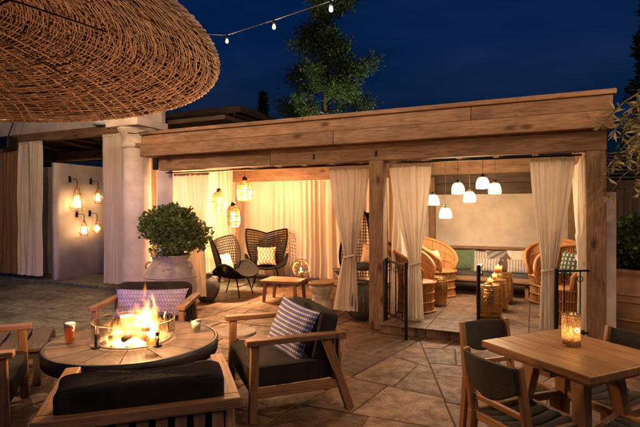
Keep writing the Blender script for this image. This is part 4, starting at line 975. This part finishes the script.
# ================================================================== RIGHT (LOUNGE) BAY FURNITURE
PF = .122
def barrel_chair():
    c = thing('barrel_chair', '', 'wicker chair', group='tan wicker barrel chairs'); tw = M['tan_wicker']
    m = MB(); R0 = .285                       # skirt of woven stakes
    for k in range(56):
        a = 2*math.pi*k/56; m.tube([(r*math.cos(a), r*math.sin(a), z) for r, z in ((R0, .0), (R0-.02, .12), (R0-.02, .28), (R0+.01, .42))], .011, 5, cap=False)
    m.build('skirt_stakes', tw, c, smooth=True, kind='stuff')
    MB().lathe([(R0-.018, .01), (R0-.035, .12), (R0-.035, .28), (R0-.005, .41)], 40, cap=False).build('skirt_liner', tw, c, smooth=True)
    for z, r in ((.02, R0+.008), (.15, R0-.008), (.28, R0-.008), (.42, R0+.016)):
        m = MB()
        for j in range(3): m.tube([((r+.009*math.cos(a_*18+j*2.09))*math.cos(a_), (r+.009*math.cos(a_*18+j*2.09))*math.sin(a_), z+.010*math.sin(a_*18+j*2.09)) for a_ in [q*2*math.pi/72 for q in range(72)]], .008, 4, True)
        m.build('braided_band', tw, c, smooth=True)
    MB().lathe([(.0, .435), (.25, .435), (.285, .425), (.285, .40)], 36, cap=False).build('seat', tw, c, smooth=True)
    def bk(u, v):                            # wraparound back; front at -Y
        s = u*2-1; a = R(90)+s*R(128); top = .60+.36*max(0, math.cos(s*math.pi*.5))**.8; z = .42+(top-.42)*v
        r = .285+.11*v*(.35+.65*max(0, math.cos(s*math.pi/2)))+.02*v
        return (r*math.cos(a), r*math.sin(a), z)
    m = MB()
    for i in range(57): m.tube([bk(i/56, j/8) for j in range(9)], .0095, 5, cap=False)
    m.build('back_stakes', tw, c, smooth=True, kind='stuff')
    m = MB(); m.grid(lambda u, v: Vector(bk(u, v))*.999, 48, 10); m.build('back_liner', tw, c, smooth=True)
    for v in (.35, .68): MB().tube([Vector(bk(i/48, v))*1.0 for i in range(49)], .014, 6).build('back_band', tw, c, smooth=True)
    MB().tube([bk(0, 0)]+[bk(0, .5)]+[bk(i/48, 1) for i in range(49)]+[bk(1, .5), bk(1, 0)], .026, 8).build('rolled_rim', tw, c, smooth=True)
    return c
bc = barrel_chair(); bu = []
bpos = []
for px, py, f, lab in ((441, 297, (.72, -.70), 'far left wicker barrel chair, beside the rear bench'), (417, 313, (.85, -.52), 'near left wicker barrel chair, half behind the gathered curtain'),
                       (556, 305, (-.80, -.60), 'far right wicker barrel chair, facing the drum tables'), (572, 323, (-.86, -.45), 'near right wicker barrel chair, behind the right curtain')):
    p = G(px, py, PF); o = place(bc, bu, lab, (p.x, p.y+.2, PF), facing(*f)); bpos.append(o)
pillow('seat_pillow', 'tan pillow in the far left wicker barrel chair', .34, .32, .13, 'orange_pillow', on_chair(bpos[0], 0, .06, .60), bpos[0].rotation_euler.z, R(-18))
pillow('seat_pillow', 'dark pillow in the near right wicker barrel chair', .36, .34, .13, 'dots_pillow', on_chair(bpos[3], .02, .14, .72), bpos[3].rotation_euler.z, R(-18))
def drum(label, px, py, w=.17, h=.43, mat='brass', cat='drum table', y_off=.15):
    p = G(px, py, PF); d_ = thing('drum_table', label, cat, (p.x, p.y+y_off, PF), 0, 'hammered brass drum tables')
    MB().lathe([(w*.80, 0), (w*.86, .012), (w*.97, h*.25), (w, h*.5), (w*.97, h*.75), (w*.86, h-.02), (w*.84, h-.008), (w*.80, h)], 36).build('barrel', M[mat], d_, smooth=True)
    for z in (h*.12, h*.88): MB().tube([(w*.93*math.cos(q*.1963), w*.93*math.sin(q*.1963), z) for q in range(32)], .006, 5, True).build('hoop', M[mat], d_, smooth=True)
    MB().lathe([(0, 0), (w*.80, 0), (w*.82, .006), (w*.78, .014), (w*.74, .006), (0, .006)], 36, (0, 0, h+.001), cap=False).build('tray_top', M[mat], d_, smooth=True)
    return d_
d1 = drum('nearest hammered brass drum table beside the black handrail post', 493.5, 320)
d2 = drum('middle hammered brass drum table of the row of three', 500.5, 312, .165, .43)
d3 = drum('farthest hammered brass drum table carrying a tall candle', 505.5, 305, .17, .46)
d4 = drum('brass drum stool between the two left wicker chairs', 440, 307, .15, .42)
def candle(label, loc, r=.028, h=.05, glow=.25):
    c = thing('candle', label, 'candle', loc, 0, 'candles on the drum tables')
    MB().lathe([(r, 0), (r*1.1, .01), (r*1.15, h+.03), (r*1.08, h+.03), (r*1.0, .012), (0, .012)], 18, cap=False).build('glass_cup', M['amber_glass'], c, smooth=True)
    MB().lathe([(0, .013), (r*.8, .013), (r*.8, h), (0, h)], 14, cap=False).build('wax', M['wax'], c, smooth=True); MB().lathe([(.001, 0), (.008, .014), (.001, .045)], 8, (0, 0, h+.004)).build('flame', M['bulb_glow'], c, smooth=True)
    lamp(c, (0, 0, h+.03), glow, WARM2, .015); return c
def top_of(o, dx=0, dy=0, h=.445): return Vector((o.location.x+dx, o.location.y+dy, o.location.z+h))
candle('small candle on the nearest drum table', top_of(d1, .02, .03, .439)); candle('small candle on the middle drum table', top_of(d2, -.03, 0, .439))
c3 = candle('tall amber candle glass on the farthest drum table', top_of(d3, -.05, 0, .469), .045, .08, .7)

# built-in bench with pillows along the rear wall
bz = PF
bn = thing('rear_bench', 'long low bench with dark cushion along the lounge rear wall', 'bench', W(1.22, 3.05, bz), PANG)
MB().box((0, 0, .10), (2.2, .56, .20)).build('base', M['dark_beam'], bn); MB().box((0, -.30, .22), (2.24, .04, .05)).build('front_board', M['teak'], bn, bevel=.004)
superell(MB(), (0, -.02, .275), (2.18, .56, .12), .2, 48, 10).build('seat_cushion', M['bench_cushion'], bn, smooth=True)
MB().box((0, .275, .74), (2.24, .10, .05)).build('back_ledge', M['teak'], bn, bevel=.005)
pil = [(449, 258, .30, .34, 'dots_pillow', 'dark dotted pillow at the left end of the rear bench'), (465, 257, .40, .40, 'green_pillow', 'large plain green pillow on the rear bench'),
       (482, 256, .38, .38, 'stripe_pillow', 'upright striped cream pillow beside the green one'), (497, 257, .40, .40, 'grey_pillow', 'grey brown zigzag pillow in the middle of the bench'),
       (509, 258, .34, .36, 'brown_pillow', 'plain brown pillow on the rear bench'), (520, 256, .42, .42, 'cream_pillow', 'large plain cream pillow on the rear bench right half'), (532, 257, .36, .38, 'green_pillow', 'green pillow at the right end beside the curtain')]
for px, py, w, h, mt, lab in pil:
    q = D(px, py, 3.17); pillow('bench_pillow', lab, w, h, .15, mt, Vector((q.x, q.y, bz+.33+h*.47)), PANG+random.uniform(-.15, .15), R(-16), random.uniform(-.08, .08), 'pillows on the rear bench')
for px, w, mt, lab in ((487, .44, 'stripe_pillow', 'low striped lumbar pillow left of the bench middle'), (519, .40, 'stripe_pillow', 'low striped lumbar pillow in front of the cream one')):
    q = D(px, 265, 2.96); pillow('lumbar_pillow', lab, w, .26, .13, mt, Vector((q.x, q.y, bz+.33+.125)), PANG+random.uniform(-.1, .1), R(-22), 0, 'pillows on the rear bench')
lb = thing('low_bench', 'low red-brown plank bench in front of the pillow bench', 'bench', W(1.18, 2.42, bz), PANG)
for k in range(3): MB().beam((-.72, -.13+k*.13, .27), (.72, -.13+k*.13, .27), .125, .035).build('plank', M['teak'], lb, bevel=.004)
for sx in (-.6, .6):
    MB().beam((sx, -.16, .235), (sx, .16, .235), .06, .034).build('cleat', M['teak'], lb)
    for sy in (-1, 1): MB().beam((sx, sy*.18, 0), (sx*.98, sy*.10, .217), .05, .04).build('leg', M['teak'], lb)

# wrought iron handrails
def railing(label, pts, heights, newel, name='handrail', bal=3):
    a, b = Vector(pts[0]), Vector(pts[1]); r_ = thing(name, label, 'handrail', (a.x, a.y, 0), 0, 'black iron handrails'); L = b-a; bmz = M['black_metal']
    z0, z1 = heights
    MB().beam((0, 0, z1), (L.x, L.y, z1), .045, .018).build('top_rail', bmz, r_); MB().beam((0, 0, z0), (L.x, L.y, z0), .02, .02).build('bottom_rail', bmz, r_)
    for k in range(bal):
        u = (k+.5)/bal; x, y = L.x*u, L.y*u
        MB().tube([(x, y, z0), (x, y, z1)], .008, 6).build('baluster', bmz, r_)
        MB().tube([(x+.03*math.cos(q*.5236), y, (z1-.09)+.03*math.sin(q*.5236)) for q in range(12)], .005, 5, True).build('scroll', bmz, r_, smooth=True)
    for q, e in ((0, newel[0]), (1, newel[1])):
        if e: MB().beam((L.x*q, L.y*q, e[0]), (L.x*q, L.y*q, z1+.03), .036, .036).build('newel', bmz, r_, bevel=.004)
    return r_
n1 = G(406, 340); railing('black iron handrail beside the middle post', [(n1.x, n1.y), tuple(W(.12, -.02)[:2])], (.22, .90), ((0,), (PF,)))
n2 = W(2.10, -.30); railing('black iron handrail beside the right corner post', [tuple(n2[:2]), tuple(W(2.42, -.11)[:2])], (.22, .90), ((0,), None), bal=2)
q = D(478.5, 265, -.32); railing('black iron handrail post at the middle of the step', [(q.x, q.y), (q.x+.16, q.y+.35)], (.80, .90), ((0,), None), bal=1)

# ================================================================== PLANTED URNS
def bush(mb, rr, c, rad, n, size, shell=.55):
    for _ in range(n):
        while True:
            v = Vector((rr.uniform(-1, 1), rr.uniform(-1, 1), rr.uniform(-1, 1)))
            if v.length <= 1 and v.length > shell*rr.random()**.5: break
        lump = 1+.16*math.sin(v.x*7+c[0])*math.sin(v.z*8+1)*math.cos(v.y*7)
        p = Vector(c)+Vector((v.x*rad[0], v.y*rad[1], v.z*rad[2]))*lump
        leaf_quad(mb, rr, p, size*rr.uniform(.6, 1.3), v)
def leaf_quad(mb, rr, p, s, outward, asp=.72):
    d = (Vector(outward).normalized()*.7+Vector((rr.uniform(-1, 1), rr.uniform(-1, 1), rr.uniform(-.6, 1)))).normalized()
    sd = d.cross(Vector((rr.uniform(-1, 1), rr.uniform(-1, 1), rr.uniform(-1, 1))))
    if sd.length < .05: sd = d.orthogonal()
    sd.normalize(); sd *= s*asp*.5; n_ = d.cross(sd).normalized()*s*.12
    mb.add([p, p+d*s*.5+sd+n_, p+d*s, p+d*s*.5-sd+n_], [(0, 1, 2, 3)])
p = W(-3.62, -.28); p = Vector(((171-320)*7.05/FPX, 7.05, 0))
u1 = thing('planted_urn', 'large grey clay urn with a rounded leafy shrub by the column', 'planted urn', p); u1.scale = (.91, .91, .91)
MB().lathe([(.25, 0), (.28, .04), (.34, .15), (.41, .32), (.435, .50), (.42, .64), (.36, .78), (.30, .86), (.285, .90), (.30, .95), (.33, .975), (.31, .99), (.26, .96)], 40, cap=False).build('urn', M['clay_grey'], u1, smooth=True)
for z, r in ((.36, .418), (.64, .42)): MB().tube([(r*math.cos(q*.1309), r*math.sin(q*.1309), z) for q in range(48)], .010, 6, True).build('band', M['clay_grey'], u1, smooth=True)
MB().lathe([(0, .93), (.27, .93)], 24, cap=False).build('soil', M['soil'], u1)
for s in (-1, 1): MB().tube([(s*.29, -.10, .87), (s*.345, -.11, .865), (s*.38, -.11, .81), (s*.365, -.11, .76)], .018, 8).build('handle', M['clay_grey'], u1, smooth=True)
rb_ = random.Random(31); m = MB(); 

for k in range(44):                          # tufts of leaves at the shoot ends
    a = rb_.uniform(0, 6.28); el = rb_.uniform(-.35, 1.45); rd = rb_.uniform(.72, 1.08); tx = .56*rd*math.cos(el)*math.cos(a)-.03; ty = .50*rd*math.cos(el)*math.sin(a); tz = 1.22+.45*rd*math.sin(el)
    bush(m, rb_, (tx, ty, tz), (.17*rb_.uniform(.7, 1.2), .17, .14*rb_.uniform(.7, 1.2)), 190, .058, .2)
    MB().tube([(.10*math.cos(a), .10*math.sin(a), .92), (tx*.45, ty*.45, 1.06+(tz-1.06)*.45), (tx, ty, tz)], [.016, .011, .005], 6).build('stem', M['bark'], u1, smooth=True)
bush(m, rb_, (0, 0, 1.34), (.36, .34, .24), 900, .06, .2)
m.build('crown', M['jade_leaf'], u1, kind='stuff')
p = Vector(((643-320)*5.65/FPX, 5.65, 0))
u2 = thing('terracotta_pot', 'big terracotta pot with leafy plant at the right edge', 'planted pot', p)
MB().lathe([(.30, 0), (.34, .05), (.45, .25), (.52, .50), (.52, .66), (.46, .78), (.44, .80), (.475, .83), (.475, .87), (.44, .88), (.41, .84)], 44, cap=False).build('pot', M['clay_red'], u2, smooth=True)
for z, r in ((.52, .525), (.60, .527), (.30, .468)): MB().tube([(r*math.cos(q*.1309), r*math.sin(q*.1309), z) for q in range(48)], .011, 6, True).build('band', M['clay_red'], u2, smooth=True)
MB().lathe([(0, .83), (.43, .83)], 24, cap=False).build('soil', M['soil'], u2)
m = MB(); 

for k in range(30):
    a = rb_.uniform(0, 6.28); el = rb_.uniform(-.3, 1.45); rd = rb_.uniform(.7, 1.08); bush(m, rb_, (.50*rd*math.cos(el)*math.cos(a), .48*rd*math.cos(el)*math.sin(a), 1.06+.36*rd*math.sin(el)), (.17, .17, .14), 190, .062, .2)
bush(m, rb_, (0, 0, 1.1), (.36, .34, .24), 700, .06, .2)
m.build('crown', M['jade_leaf'], u2, kind='stuff')
for k in range(10):
    a = rb_.uniform(0, 6.28); MB().tube([(.14*math.cos(a), .14*math.sin(a), .82), (.3*math.cos(a+.2), .3*math.sin(a+.2), 1.15)], [.014, .006], 6).build('stem', M['bark'], u2, smooth=True)

# ================================================================== TREES
def conifer(label, base, H, z0, width, seed, nb, mat='pine_leaf', clump=.34, npc=110, leafs=.20):
    rr = random.Random(seed); t_ = thing('pine_tree', label, 'tree', base); m = MB(); lv = MB()
    m.tube([(.06*math.sin(i), .05*math.cos(i*1.3), H*i/10) for i in range(11)], [.22*(1-.085*i) for i in range(11)], 8)
    for k in range(nb):
        u = (k+rr.random())/nb; z = z0+(H-z0)*u; a = rr.uniform(0, 6.28); L = width*(1.0-.55*u)*rr.uniform(.55, 1.12)
        path = []; 
        for s in range(6):
            f = s/5; path.append(Vector((L*f*math.cos(a+.2*f), L*f*math.sin(a+.2*f), z+L*(.28*f-.12*f*f)+.1*math.sin(s+k))))
        m.tube(path, [.05*(1-.14*s) for s in range(6)], 5)
        for q in range(4):
            f = .42+.58*(q+rr.random()*.7)/4; i = min(4, int(f*5)); c = path[i].lerp(path[i+1], f*5-i)+Vector((rr.uniform(-.25, .25), rr.uniform(-.25, .25), rr.uniform(-.15, .2)))
            cr = clump*rr.uniform(.6, 1.2)
            for _ in range(int(npc*cr/clump)):
                v = Vector((rr.gauss(0, .5), rr.gauss(0, .5), rr.gauss(0, .36))); leaf_quad(lv, rr, c+v*cr, leafs*rr.uniform(.5, 1.2), v, .28)
    m.build('trunk', M['bark'], t_, smooth=True); lv.build('crown', M[mat], t_, kind='stuff'); return t_
tb = Vector(((327-320)*17/FPX, 17, 0)); conifer('tall loose-branched pine rising behind the pavilion roof', tb, 11.0, 4.5, 1.72, 8, 40, clump=.36, npc=230, leafs=.16)
def cone_tree(label, base, H, r, seed, n, mat='dark_leaf'):
    rr = random.Random(seed); t_ = thing('cypress_tree', label, 'tree', base); lv = MB()
    for _ in range(n):
        u = rr.random()**.8; a = rr.uniform(0, 6.28); w = r*(1-u)*(.75+.25*math.sin(u*40+a*2))*math.sqrt(rr.uniform(.3, 1)); p = Vector((w*math.cos(a), w*math.sin(a), .6+(H-.6)*u)); leaf_quad(lv, rr, p, .24*rr.uniform(.5, 1.3), (math.cos(a), math.sin(a), .8), .3)
    lv.build('crown', M[mat], t_, kind='stuff'); MB().tube([(0, 0, 0), (0, 0, H*.95)], [.14, .02], 8).build('trunk', M['bark'], t_); return t_
cone_tree('small dark cypress tip peeking over the pavilion roof', Vector(((263-320)*20/FPX, 20, 0)), 6.5, .85, 4, 2600)
cone_tree('tall dark cypress behind the olive branches at the right edge', Vector(((652-320)*15/FPX, 15, 0)), 9.5, 1.5, 5, 5200)
# olive tree: trunk outside the frame, branches reach in
ol = thing('olive_tree', 'olive tree with warm-lit drooping branches at the right edge', 'tree', (3.95, 4.70, 0)); rr = random.Random(17); m = MB(); lv = MB()
m.tube([(0, 0, 0), (.06, .02, .7), (-.05, 0, 1.4), (.02, .05, 2.0), (-.1, 0, 2.6)], [.13, .11, .09, .07, .05], 8)
for k in range(64):
    z = rr.uniform(1.95, 2.75); a = rr.uniform(R(130), R(225)) if k % 4 else rr.uniform(0, 6.28); L = rr.uniform(.5, 1.2); path = []
    for s in range(8):
        f = s/7; path.append(Vector((L*f*math.cos(a+.3*f), L*f*math.sin(a+.3*f), z+L*(.75*f-1.05*f*f)*rr.uniform(.85, 1.1))))
    while len(path) > 2 and tl((path[-1].x+3.95, path[-1].y+4.70, 0))[0] < 2.80 and tl((path[-1].x+3.95, path[-1].y+4.70, 0))[1] > -.34: path.pop()
    m.tube(path, [.018*(1-.11*s) for s in range(len(path))], 5)
    for s in range(2, len(path)):
        for q in range(16): 
            j = path[s-1].lerp(path[s], rr.random())
            tt = tl((j.x+3.95, j.y+4.70, 0))
            if tt[0] < 2.86 and tt[1] > -.36: continue
            dv = (path[s]-path[s-1]).normalized(); leaf_quad(lv, rr, j, rr.uniform(.07, .13), dv*1.6+Vector((0, 0, -.25)), .22)
m.build('trunk', M['bark'], ol, smooth=True); lv.build('crown', M['olive_leaf'], ol, kind='stuff')
# garden uplight at the foot of the pine
ul = thing('garden_uplight', 'small garden uplight at the foot of the pine', 'garden light', (tb.x+1.4, tb.y-3.2, 0))
MB().lathe([(.07, 0), (.09, .03), (.09, .14), (.07, .15)], 14).build('housing', M['black_metal'], ul)
l_ = lamp(ul, (0, 0, .2), 430, (1, .95, .62), .06, kind='SPOT', spot_size=R(60), spot_blend=.6); l_.rotation_euler = Vector((-1.4, 3.2, 7.2)).to_track_quat('-Z', 'Y').to_euler()
